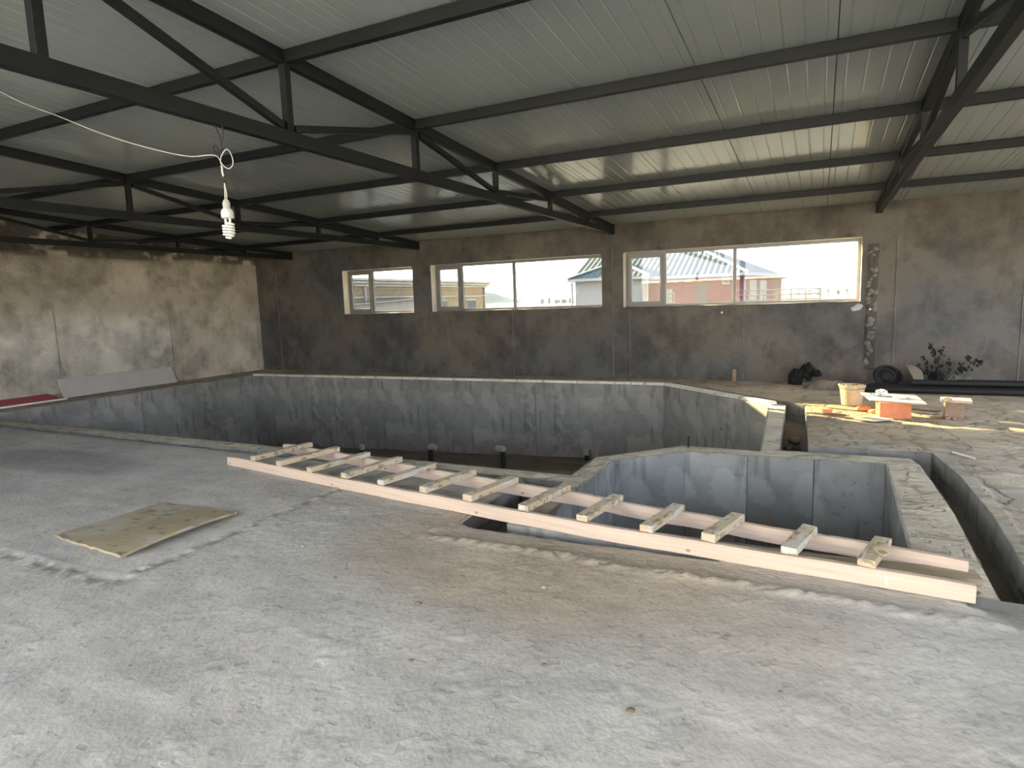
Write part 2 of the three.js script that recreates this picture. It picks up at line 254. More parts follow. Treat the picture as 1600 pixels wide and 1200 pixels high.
{ // the other walls
  const left = struct('wall_left');
  mesh('wall_core', boxUV(slab([[ZB - TH, -0.35], [ZF + 0.3, -0.35], [ZF + 0.3, ceilY(ZF) + 0.05], [ZB - TH, ceilY(ZB - TH)]], [], 0.3)).rotateY(-Math.PI / 2).translate(XL - 0.09, 0, 0), M.reveal, left);
  const rubble = (z, y) => smooth(2.74, 2.84, y + 0.1 * (fbm(z * 2, 1, 2, 231) - 0.5));
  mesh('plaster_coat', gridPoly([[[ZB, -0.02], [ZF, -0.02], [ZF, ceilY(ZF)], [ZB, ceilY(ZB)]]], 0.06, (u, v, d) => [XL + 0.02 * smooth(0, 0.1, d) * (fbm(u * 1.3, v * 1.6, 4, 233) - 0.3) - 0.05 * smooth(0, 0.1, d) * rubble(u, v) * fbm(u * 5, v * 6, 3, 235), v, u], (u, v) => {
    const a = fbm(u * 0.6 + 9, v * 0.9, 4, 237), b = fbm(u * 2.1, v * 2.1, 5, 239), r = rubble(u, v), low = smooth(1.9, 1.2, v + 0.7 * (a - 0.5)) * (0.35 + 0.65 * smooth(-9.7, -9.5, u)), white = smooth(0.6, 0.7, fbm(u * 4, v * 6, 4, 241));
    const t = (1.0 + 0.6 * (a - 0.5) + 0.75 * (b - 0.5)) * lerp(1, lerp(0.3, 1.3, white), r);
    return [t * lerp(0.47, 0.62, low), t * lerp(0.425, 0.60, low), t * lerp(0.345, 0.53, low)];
  }, true), M.plaster, left);
  for (const z of [-7.14, -9.58, -4.6, -2.0]) mesh('guide_bead', tint(block(0.012, 1.9, 0.025, 0.004), 0.47, 0.45, 0.4).translate(XL + 0.012, 1.0, z), M.plaster, left);
  const right = struct('wall_right');
  mesh('wall_core', boxUV(slab([[ZB - TH, -0.35], [ZF + 0.3, -0.35], [ZF + 0.3, ceilY(ZF) + 0.05], [ZB - TH, ceilY(ZB - TH)]], [rect(-11.0, -4.4, 0.9, 2.7)], 0.3)).rotateY(-Math.PI / 2).translate(XR + 0.3, 0, 0), M.reveal, right);  // unseen opening added in this wall to bring daylight onto the deck
  const front = struct('wall_front');                                     // behind the photographer: open bays that let the daylight in
  mesh('wall_core', boxUV(slab(rect(XL - 0.3, XR + 0.3, -0.35, ceilY(ZF) + 0.08), [rect(-7.6, -3.2, 0.0, 3.85), rect(-3.0, 0.5, 0.0, 3.85), rect(0.7, 5.1, 0.0, 3.85)], 0.3)).translate(0, 0, ZF), M.reveal, front);
}
{ // ceiling of ribbed sandwich panels
  const roof = struct('ceiling'), W = 1.026, prof = [], rnd = rng(5);
  for (let i = 0; i < 7; i++) { const x = (i + 0.5) * W / 7; prof.push([x - 0.010, 0], [x - 0.004, 0.0035], [x + 0.004, 0.0035], [x + 0.010, 0]); }
  const pts = [[0.002, 0.006], [0.006, 0], ...prof, [W - 0.006, 0], [W - 0.002, 0.006], [W - 0.002, 0.06], [0.002, 0.06]];
  const L = (ZF + 0.3 - (ZB - 0.4)) / Math.cos(Math.atan(SLOPE)), g = boxUV(new THREE.ExtrudeGeometry(shapeOf(pts), { depth: L, bevelEnabled: false, steps: 1 }));
  g.rotateX(-Math.atan(SLOPE));
  for (let x = 0.063 - 14 * W, i = 0; x < XR + 0.2; x += W, i++) { const p = mesh('roof_panel', g, M.panel, roof); p.position.set(x, ceilY(ZB - 0.4) + 0.0015 * (rnd() - 0.5), ZB - 0.4); }
  mesh('roof_sheet', boxUV(new THREE.BoxGeometry(XR - XL + 0.8, 0.03, L)).rotateX(-Math.atan(SLOPE)).translate((XL + XR) / 2, (ceilY(ZB - 0.4) + ceilY(ZF + 0.3)) / 2 + 0.08, (ZB - 0.4 + ZF + 0.3) / 2), M.steel, roof);
}

// ------------------------------------------------------------------ windows
OPENINGS.forEach(([x0, x1, y0, y1], i) => {
  const w = struct('window_' + (i + 1)), z = ZB - 0.25, mull = [[-9.85], [-7.32, -6.0], [-2.74, -1.445]][i], f = 0.055;
  mesh('window_frame', merge([block(x1 - x0, f, 0.06).translate((x0 + x1) / 2, y1 - f / 2, z), block(x1 - x0, f, 0.06).translate((x0 + x1) / 2, y0 + f / 2, z), block(f, y1 - y0 - 2 * f, 0.06).translate(x0 + f / 2, (y0 + y1) / 2, z), block(f, y1 - y0 - 2 * f, 0.06).translate(x1 - f / 2, (y0 + y1) / 2, z)]), M.frame, w);
  for (const m of mull) mesh('mullion', block(0.06, y1 - y0 - 2 * f, 0.06).translate(m, (y0 + y1) / 2, z), M.frame, w);
  const a = x0 + f, b = mull[0] - 0.03, s = 0.06, sash = mesh('sash', merge([block(b - a, s, 0.06).translate((a + b) / 2, y1 - f - s / 2, z + 0.025), block(b - a, s, 0.06).translate((a + b) / 2, y0 + f + s / 2, z + 0.025), block(s, y1 - y0 - 2 * f - 2 * s, 0.06).translate(a + s / 2, (y0 + y1) / 2, z + 0.025), block(s, y1 - y0 - 2 * f - 2 * s, 0.06).translate(b - s / 2, (y0 + y1) / 2, z + 0.025)]), M.frame, w);
  mesh('handle', merge([block(0.03, 0.07, 0.02, 0.005).translate(b - s / 2, (y0 + y1) / 2, z + 0.065), block(0.02, 0.12, 0.018, 0.006).translate(b - s / 2, (y0 + y1) / 2 - 0.05, z + 0.085)]), M.frame, sash);
  const ends = [x0, ...mull, x1];
  for (let k = 0; k < ends.length - 1; k++) {
    const l = ends[k] + (k ? 0.03 : f), r = ends[k + 1] - (k === ends.length - 2 ? f : 0.03), pad = k ? 0 : s;
    mesh('pane', new THREE.BoxGeometry(r - l - 2 * pad, y1 - y0 - 2 * f - 2 * pad, 0.004).translate((l + r) / 2, (y0 + y1) / 2, z), M.glass, w);
  }
  mesh('mortar_sill', tint(gridPoly([rect(x0, x1, z + 0.03, ZB)], 0.06, (u, v, d) => [u, y0 + 0.004 + 0.012 * fbm(u * 6, v * 6, 3, 251), v], null, true), 1, 1, 1), M.reveal, w);
});

// ------------------------------------------------------------------ floor, deck, pool, channel, small pool (plan points are x, z)
const POOL = [[-12.5, -5.22], [-12.5, -10.9], [-2.5, -11.25], [-0.62, -9.55], [-0.5, -6.7], [-1.28, -6.7], [-2.0, -5.92], [-2.0, -5.22]];
const SMALL = [[-1.81, -4.1], [-1.81, -5.87], [-1.21, -6.45], [0.59, -6.56], [0.54, -4.1]];
const RIM = [[-12.7, -5.02], [-12.7, -11.1], [-2.42, -11.46], [-0.4, -9.62], [-0.33, -6.8], [0.81, -6.83], [0.86, -6.6], [0.9, -5.25], [0.87, -3.8], [-0.5, -3.86], [-2.0, -3.89], [-2.0, -5.02]];
const CHAN = [[-12.88, -4.86], [-12.88, -11.28], [-2.36, -11.68], [-0.15, -9.72], [-0.07, -7.1], [1.02, -7.15], [1.11, -6.3], [1.13, -5.3], [1.07, -3.79], [-0.5, -3.77], [-1.2, -3.73], [-2.2, -3.72], [-2.36, -3.8], [-2.36, -4.86]];
const poolBed = (x) => lerp(-1.72, -1.33, (x + 12.5) / 12);
const deckTone = (x, z) => {
  const a = fbm(x * 0.7 + 5, z * 0.7, 4, 261), t = 0.9 + 0.45 * (a - 0.5) + 0.3 * (fbm(x * 2.3, z * 5, 4, 263) - 0.5), g = smooth(0.4, 0.62, fbm(x * 0.9, z * 1.4, 3, 265)) * smooth(2.2, 0.6, Math.abs(x - 1));
  const dust = smooth(-6.9, -8.2, z);
  return [t * lerp(lerp(0.55, 0.50, g), 0.55, dust), t * lerp(lerp(0.48, 0.475, g), 0.46, dust), t * lerp(lerp(0.38, 0.41, g), 0.34, dust)];
};
{ // near floor: rough screed with a smooth raised slab on the left and ridges of spilt mortar
  const edge = (x) => {
    let e = x < -2.36 ? -4.86 : x < -2.32 ? lerp(-4.86, -3.78, (x + 2.36) / 0.04) : x < -2.2 ? -3.735 : x < -1.2 ? lerp(-3.72, -3.73, x + 2.2) : x < -0.5 ? lerp(-3.73, -3.77, (x + 1.2) / 0.7) : lerp(-3.8, -3.79, smooth(-0.5, 1.07, x));
    if (x > -2.6 && x < -0.7) e -= 0.05 * Math.max(0, fbm(x * 9, 2, 4, 271) - 0.42);
    if (x > -0.5 && x < 0.87) e -= 0.07;
    return e;
  };
  const xs = []; for (let x = XL; x < -6; x += 0.07) xs.push(x); for (let x = -6; x < 1.6; x += 0.018) xs.push(x); for (let x = 1.6; x < XR; x += 0.08) xs.push(x); xs.push(XR);
  const vs = []; for (let i = 0; i <= 56; i++) vs.push([0, i / 56]); for (let i = 1; i <= 150; i++) vs.push([1, i / 150]); for (let i = 1; i <= 16; i++) vs.push([2, i / 16]);
  const slabMask = (x, z) => smooth(-3.76, -3.80, x + 0.02 * (fbm(z * 5, 1, 3, 273) - 0.5)) * smooth(-2.13, -2.19, z + 0.03 * (fbm(x * 4, 7, 3, 275) - 0.5));
  const lipTone = (x, z) => 1 - 0.6 * smooth(0.32, 0.6, fbm(x * 20, z * 20, 3, 305)) * 0.8 * Math.min(1, gauss(x + 3.765, 0.04) * smooth(-2.05, -2.3, z) * smooth(-4.86, -4.4, z) + gauss(z + 2.12 - 0.05 * (fbm(x * 1.3, 3, 2, 287) - 0.5), 0.06) * smooth(-3.6, -3.8, x) * smooth(-5.6, -5.0, x));
  const height = (x, z, ze) => {
    const s = slabMask(x, z), near = smooth(0, 0.12, z - ze), roughZone = (1 - s) * smooth(-1.2, -2.4, z) * (0.4 + 0.6 * smooth(0.40, 0.6, fbm(x * 0.9 + 3, z * 0.9, 3, 277)));
    let h = 0.006 * (fbm(x * 2.2, z * 2.2, 4, 279) - 0.5) + 0.003 * (fbm(x * 9, z * 9, 3, 281) - 0.5);
    h += roughZone * (0.012 * Math.max(0, fbm(x * 34, z * 26, 3, 283) - 0.48) + 0.007 * (fbm(x * 46, z * 46, 2, 285) - 0.5));
    h += 0.012 * s;
    const lipX = gauss(x + 3.78, 0.035) * smooth(-2.05, -2.3, z) * smooth(-4.86, -4.2, z), lipZ = gauss(z + 2.14 - 0.05 * (fbm(x * 1.3, 3, 2, 287) - 0.5), 0.06) * smooth(-3.6, -3.8, x) * smooth(-5.6, -5.0, x);
    const lump = fbm(x * 16, z * 16, 3, 289), sparse = smooth(0.35, 0.6, fbm(x * 1.8, z * 1.8, 2, 291));
    h += gauss(x + 3.745, 0.03) * smooth(-2.05, -2.3, z) * smooth(-4.86, -4.2, z) * 0.02 * (fbm(x * 40, z * 40, 2, 307) - 0.5) + lipX * (0.05 * (lump - 0.3) * (0.4 + 0.6 * sparse) - 0.012) + lipZ * 0.03 * (lump - 0.3);
    const rx = smooth(-2.55, -2.3, x), zr = -3.49 - 0.05 * (fbm(x * 2, 5, 3, 293) - 0.5) - 0.04 * smooth(0.2, 1.0, x);
    h += rx * gauss(z - zr, 0.05) * 0.06 * Math.max(0, 0.6 * lump + 0.4 * fbm(x * 34, z * 34, 2, 299) - 0.25) + gauss(x + 2.42, 0.05) * gauss(z + 3.6, 0.14) * 0.04 * Math.max(0, lump - 0.2);
    const crumbs = smooth(0.66, 0.72, fbm(x * 7, z * 7, 2, 295)) * smooth(0.5, 0.7, fbm(x * 30, z * 30, 2, 297)) * (1 - s * 0.7);
    h += 0.004 * crumbs;
    h -= 0.055 * smooth(0.62, 0.95, x) * smooth(-3.3, -3.7, z) * smooth(1.6, 1.1, x);
    return h * near - 0.05 * (1 - near) * smooth(0.62, 0.8, x) * smooth(1.1, 1.0, x);
  };
  const P = [], U = [], C = [], idx = [];
  for (const x of xs) { const ze = edge(x); for (const [k, t] of vs) {
    const z = k === 2 ? lerp(-0.9, ZF, t) : k ? lerp(-3.62, -0.9, t) : lerp(ze, -3.62, t), s = slabMask(x, z);
    P.push(x, height(x, z, ze), z); U.push(x, z);
    const n = fbm(x * 0.8, z * 0.8, 4, 301), t2 = 1 + 0.3 * (n - 0.5) + 0.22 * (fbm(x * 3, z * 6, 3, 303) - 0.5);
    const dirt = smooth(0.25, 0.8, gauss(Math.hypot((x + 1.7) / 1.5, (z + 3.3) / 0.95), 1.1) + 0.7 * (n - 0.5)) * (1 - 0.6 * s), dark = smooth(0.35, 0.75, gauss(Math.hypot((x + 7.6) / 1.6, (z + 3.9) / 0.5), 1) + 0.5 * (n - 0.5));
    const sl = 1 + 0.08 * s, c = [0.535 * t2 * sl, 0.53 * t2 * sl, 0.51 * t2 * sl];
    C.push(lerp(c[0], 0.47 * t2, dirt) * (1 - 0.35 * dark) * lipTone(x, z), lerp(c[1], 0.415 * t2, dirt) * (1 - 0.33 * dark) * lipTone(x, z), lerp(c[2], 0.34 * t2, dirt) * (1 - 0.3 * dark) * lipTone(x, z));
  } }
  const n = vs.length; for (let i = 0; i < xs.length - 1; i++) for (let j = 0; j < n - 1; j++) { const a = i * n + j, b = a + n; idx.push(a, a + 1, b, b, a + 1, b + 1); }
  const g = new THREE.BufferGeometry(); g.setAttribute('position', new THREE.Float32BufferAttribute(P, 3)); g.setAttribute('uv', new THREE.Float32BufferAttribute(U, 2)); g.setAttribute('color', new THREE.Float32BufferAttribute(C, 3)); g.setIndex(idx); g.computeVertexNormals();
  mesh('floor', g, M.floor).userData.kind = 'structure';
}
{ // deck behind and right of the pools
  const loop = [[XL, -4.86], [XL, ZB], [XR, ZB], [XR, -3.79], [1.07, -3.79], ...CHAN.slice(1, 8).reverse(), [-12.88, -4.86]];
  const pit = (x, z) => smooth(1.22, 1.27, x) * smooth(-6.42, -6.36, z) * smooth(-4.1, -4.2, z), groove = (x, z) => smooth(1.2, 1.24, x) * gauss(z + 6.66, 0.06), ledge = (x, z) => smooth(1.24, 1.3, x) * smooth(-6.54, -6.52, z) * smooth(-6.42, -6.45, z);
  const crack = (x, z) => smooth(0.03, 0, Math.abs(x - 0.27 - 0.16 * (z + 8) + 0.1 * (fbm(z * 5, 1, 3, 311) - 0.5))) * smooth(-9.4, -9, z) * smooth(-7.15, -7.3, z) + smooth(0.035, 0, Math.abs(x - 0.95 - 0.18 * (fbm(z * 6, 4, 3, 313) - 0.5))) * smooth(-8.9, -8.6, z);
  const g = gridPoly([loop], 0.04, (x, z, d) => {
    const k = smooth(0, 0.1, d); let h = 0.012 * (fbm(x * 3, z * 5, 4, 315) - 0.5) + 0.035 * Math.max(0, fbm(x * 11, z * 14, 3, 317) - 0.5) * smooth(-11, -9, z);
    h += 0.012 * smooth(-0.16, -0.1, x) * smooth(0.32, 0.26, x - 0.16 * (z + 8)) * smooth(-9.7, -9.6, z) * smooth(-7.1, -7.3, z);
    h += k * (-0.06 * pit(x, z) - 0.13 * groove(x, z) + 0.008 * ledge(x, z) - 0.012 * crack(x, z));
    return [x, h * k, z];
  }, (x, z) => { const c = deckTone(x, z), l = ledge(x, z), k = 1 - 0.45 * crack(x, z); return [lerp(c[0], 0.5, l) * k, lerp(c[1], 0.49, l) * k, lerp(c[2], 0.47, l) * k]; }, true);
  mesh('pool_deck', g, M.mortar).userData.kind = 'structure';
}
{ // pool basin, small pool and the overflow channel round them
  const rim = struct('pool_coping');
  const paleBack = (x, z) => smooth(-10.6, -10.85, z + 0.0) + smooth(0.35, 0.2, edgeDist(x, z, [[[-2.5, -11.25], [-0.62, -9.55], [-2.5, -11.25]]])[0]);
  mesh('coping', gridPoly([RIM, POOL, SMALL], 0.035, (x, z, d) => {
    const near = smooth(-10, -8.5, z), k = smooth(0, 0.06, d), e = edgeDist(x, z, [RIM])[0], wob = near * 0.012 * (fbm(x * 6, z * 6, 3, 321) - 0.5);
    return [x + (d < 0.01 && e < 0.01 ? wob * 2 : wob * 0.3), k * near * (0.014 * (fbm(x * 5, z * 5, 3, 323) - 0.4) + 0.03 * Math.max(0, fbm(x * 13, z * 13, 3, 325) - 0.5)), z + (d < 0.01 && e < 0.01 ? wob * 2 : 0)];
  }, (x, z) => { const p = Math.min(1, paleBack(x, z)), t = 0.9 + 0.4 * (fbm(x * 1.3, z * 1.3, 4, 327) - 0.5); return [t * lerp(0.70, 0.80, p), t * lerp(0.65, 0.79, p), t * lerp(0.54, 0.76, p)]; }, true), M.mortar, rim);
  mesh('coping_side', wallStrip([...RIM, RIM[0]].reverse(), 0.001, -0.44, { rows: 4, rough: 0.006, lip: 0.07, color: (l, y) => { const t = 0.9 + 0.4 * (fbm(l, y * 2, 3, 331) - 0.5); return [0.30 * t, 0.30 * t, 0.29 * t]; } }), M.cast, rim);
  { // low white kerb along the far edges of the pool
    const pts = [[-12.5, -10.93], [-2.5, -11.28], [-0.60, -9.575]];
    for (let i = 0; i < 2; i++) { const [a, b] = [pts[i], pts[i + 1]], L = Math.hypot(b[0] - a[0], b[1] - a[1]), nx = (b[1] - a[1]) / L, nz = -(b[0] - a[0]) / L, m = [(a[0] + b[0]) / 2 + nx * 0.06, (a[1] + b[1]) / 2 + nz * 0.06]; mesh('kerb', put(tint(block(L, 0.05, 0.12, 0.008), 0.86, 0.85, 0.82), m[0], 0.022, m[1], -Math.atan2(b[1] - a[1], b[0] - a[0])), M.mortar, rim); }
  }
  const sub = (loop, holes, y = -0.19) => boxUV(slab(loop.map(([x, z]) => [x, -z]), holes.map((h) => h.map(([x, z]) => [x, -z])), 0.04)).rotateX(-Math.PI / 2).translate(0, y, 0);
  mesh('rim_base', sub(RIM, [POOL, SMALL]), M.mud, rim);
  const chan = struct('overflow_channel');
  mesh('deck_base', sub([[XL - 0.2, ZB - 0.2], [XR + 0.2, ZB - 0.2], [XR + 0.2, ZF + 0.2], [XL - 0.2, ZF + 0.2]], [CHAN]), M.mud, chan);
  mesh('channel_base', sub(CHAN, [RIM], -0.44), M.mud, chan);
  mesh('channel_side', wallStrip([...CHAN, CHAN[0]], 0.001, -0.44, { rows: 4, rough: 0.008, lip: 0.09, color: (l, y) => { const t = 0.9 + 0.4 * (fbm(l, y * 2, 3, 333) - 0.5); return [0.27 * t, 0.27 * t, 0.265 * t]; } }), M.cast, chan);
  mesh('channel_bed', tint(gridPoly([CHAN, RIM], 0.06, (x, z) => [x, -0.30 + 0.05 * fbm(x * 8, z * 8, 3, 335), z], null, true), 1, 1, 1), M.mud, chan);
  mesh('mortar_fill', tint(gridPoly([rect(-12.87, -2.62, -5.02, -4.86)], 0.04, (x, z) => [x, lerp(-0.10, -0.035, smooth(0.42, 0.6, fbm(x * 1.2, z, 3, 337))) + 0.04 * (fbm(x * 12, z * 12, 3, 339) - 0.5) - 0.13 * smooth(0.14, 0, Math.abs(x + 3.75)), z], null, true), 0.40, 0.37, 0.32), M.mortar, chan);
  { const g = new THREE.SphereGeometry(0.1, 20, 12); g.scale(1.5, 0.75, 0.8); const p = g.attributes.position; for (let i = 0; i < p.count; i++) { const s = 1 + 0.25 * (fbm(p.getX(i) * 20 + 9, p.getZ(i) * 20 + p.getY(i) * 13, 3, 341) - 0.5); p.setXYZ(i, p.getX(i) * s, p.getY(i) * s, p.getZ(i) * s); } g.computeVertexNormals(); mesh('mortar_lump', tint(boxUV(g), 0.43, 0.40, 0.35).translate(-2.5, -0.04, -4.94), M.mortar, chan); }
  for (let i = 0, rnd = rng(17); i < 16; i++) { const s = 0.025 + 0.035 * rnd(), g = new THREE.DodecahedronGeometry(s, 0); g.scale(1.3, 0.7, 1); g.rotateY(rnd() * 6); mesh('rubble_stone', boxUV(tint(g, 0.16, 0.14, 0.12)).translate(-0.3 + 0.16 * rnd(), -0.26, -7.1 - 1.4 * rnd()), M.mortar, chan); }

  function basin(name, loop, bed, panelW, base, seed, skip = []) {
    const b = struct(name), rnd = rng(seed);
    mesh('wall_backing', wallStrip([...loop, loop[0]].map(([x, z]) => [x, z]), -0.004, (x) => bed(x) - 0.05, { rows: 2, rough: 0, cell: 2, lip: 0.06, color: () => [0.1, 0.1, 0.1] }), M.cast, b);
    loop.forEach((a, i) => {
      const c = loop[(i + 1) % loop.length]; if (skip.includes(i)) return;
      const L = Math.hypot(c[0] - a[0], c[1] - a[1]), n = Math.max(1, Math.round(L / panelW)), nx = -(c[1] - a[1]) / L, nz = (c[0] - a[0]) / L;
      for (let k = 0; k < n; k++) {
        const u0 = k / n + (k ? 0.004 / L : -0.004 / L), u1 = (k + 1) / n - (k < n - 1 ? 0.004 / L : -0.004 / L), off = 0.007 + 0.006 * rnd(), tone = (0.85 + 0.3 * rnd()) * (i === loop.length - 1 ? 1.0 : 1) * (loop === POOL && i === 0 ? 1.2 : 1), sh = rnd() * 40;  // left pool wall toned lighter to stand for the light falling on it
        const pt = (u) => [lerp(a[0], c[0], u) + nx * off, lerp(a[1], c[1], u) + nz * off];
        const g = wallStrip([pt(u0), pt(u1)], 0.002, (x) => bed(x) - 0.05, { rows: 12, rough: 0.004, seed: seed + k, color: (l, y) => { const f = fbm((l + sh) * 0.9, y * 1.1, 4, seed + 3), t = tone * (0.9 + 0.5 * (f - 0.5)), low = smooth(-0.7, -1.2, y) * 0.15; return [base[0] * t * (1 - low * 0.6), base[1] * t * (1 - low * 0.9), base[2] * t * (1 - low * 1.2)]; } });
        const uv = g.attributes.uv; for (let q = 0; q < uv.count; q++) uv.setX(q, uv.getX(q) + sh);
        const top = new THREE.PlaneGeometry(L * (u1 - u0), 0.02); top.rotateX(-Math.PI / 2); top.rotateY(Math.atan2(-(c[1] - a[1]), c[0] - a[0])); const m = pt((u0 + u1) / 2); top.translate(m[0] - nx * 0.01, 0.002, m[1] - nz * 0.01); tint(top, 0.4, 0.38, 0.34);
        for (const q of [g, top]) for (const key of Object.keys(q.attributes)) if (!['position', 'normal', 'uv', 'color'].includes(key)) q.deleteAttribute(key);
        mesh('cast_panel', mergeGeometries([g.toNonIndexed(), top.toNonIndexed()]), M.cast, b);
      }
    });
    return b;
  }
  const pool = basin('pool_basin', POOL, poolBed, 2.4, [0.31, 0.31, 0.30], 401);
  mesh('basin_bed', gridPoly([POOL], 0.12, (x, z) => [x, poolBed(x) + 0.05 * (fbm(x * 1.5, z * 1.5, 4, 411) - 0.5) + 0.10 * smooth(0.5, 0.7, fbm(x * 0.7, z * 0.9, 3, 413)) * smooth(-9, -5.5, z), z], null, true), M.mud, pool);
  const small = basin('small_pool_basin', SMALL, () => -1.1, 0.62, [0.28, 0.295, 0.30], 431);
  mesh('basin_bed', gridPoly([SMALL], 0.1, (x, z) => [x, -1.1 + 0.04 * fbm(x * 3, z * 3, 3, 433), z], null, true), M.mud, small);
}

// ------------------------------------------------------------------ roof steel
{
  const NODES = [-10.75, -9.03, -7.25, -5.5, -3.79, -2.06, -0.33, 1.4, 3.12], zEnd = ZF - 0.02, W = 0.07;
  function truss() {
    const t = thing('roof_truss', '', 'roof truss', [0, 2.85, ZB]);
    const L = (z, y) => [W / 2, y - 2.85, z - ZB];
    mesh('bottom_chord', bar(L(ZB + 0.005, 2.902), L(zEnd, 2.902), W, 0.105), M.steel, t);
    mesh('top_chord', bar(L(ZB + 0.005, ceilY(ZB) - 0.055), L(zEnd, ceilY(zEnd) - 0.055), W, 0.1), M.steel, t);
    mesh('end_plate', block(0.11, 0.2, 0.012, 0.002).translate(W / 2, 0.09, 0.008), M.steel, t);
    NODES.forEach((z, i) => {
      const p = block(0.06, ceilY(z) - 0.1 - 2.95, 0.06).translate(W / 2, (ceilY(z) - 0.1 + 2.95) / 2 - 2.85, z - ZB); mesh('post', p, M.steel, t);
      const even = i % 2 === 1, dir = [1, -1];
      if (even) for (const s of dir) { const j = i + s; if (j < 0 || j >= NODES.length) continue; const z2 = NODES[j], g = 0.05; mesh('diagonal', bar(L(z - s * -g * 1.2, ceilY(z) - 0.13), L(z2 - s * g * 1.2, 2.985), 0.05, 0.055), M.steel, t); }
    });
    return t;
  }
  const a = truss(); a.position.x = -3.75; a.userData.label = 'long dark steel roof truss that the hanging spiral bulb is tied to';
  const spots = [[0.8, 'dark steel roof truss at far right, ending above the right edge of the widest window'], [-8.35, 'dark steel roof truss ending at the back wall between the two left windows'], [-12.24, 'dark steel roof truss running close along the brown left wall']];
  for (const [x, label] of spots) { const c = a.clone(); c.name = numbered('roof_truss'); c.position.x = x; c.userData = { ...a.userData, label }; scene.add(c); }
  const ord = ['dark steel purlin under the ceiling panels, the one nearest the windows', 'dark steel purlin under the ceiling panels, second out from the windows', 'dark steel purlin under the ceiling panels, third out from the windows', 'dark steel purlin under the ceiling panels, fourth out from the windows', 'dark steel purlin under the ceiling panels, farthest out from the windows'];
  ord.forEach((label, i) => {
    const z = NODES[i], y = ceilY(z) - 0.052, p = thing('purlin', label, 'roof beam', [0, y, z], 0, 'purlins under the ceiling'), xs = [XL, -12.24, -8.35, -3.75, 0.8, XR];
    for (let k = 0; k < xs.length - 1; k++) { const x0 = xs[k] + (k ? W + 0.001 : 0.01), x1 = xs[k + 1] - (k === xs.length - 2 ? 0.01 : 0.001); mesh('purlin_length', block(x1 - x0, 0.092, 0.06).translate((x0 + x1) / 2, 0, 0), M.steel, p); }
  });
}

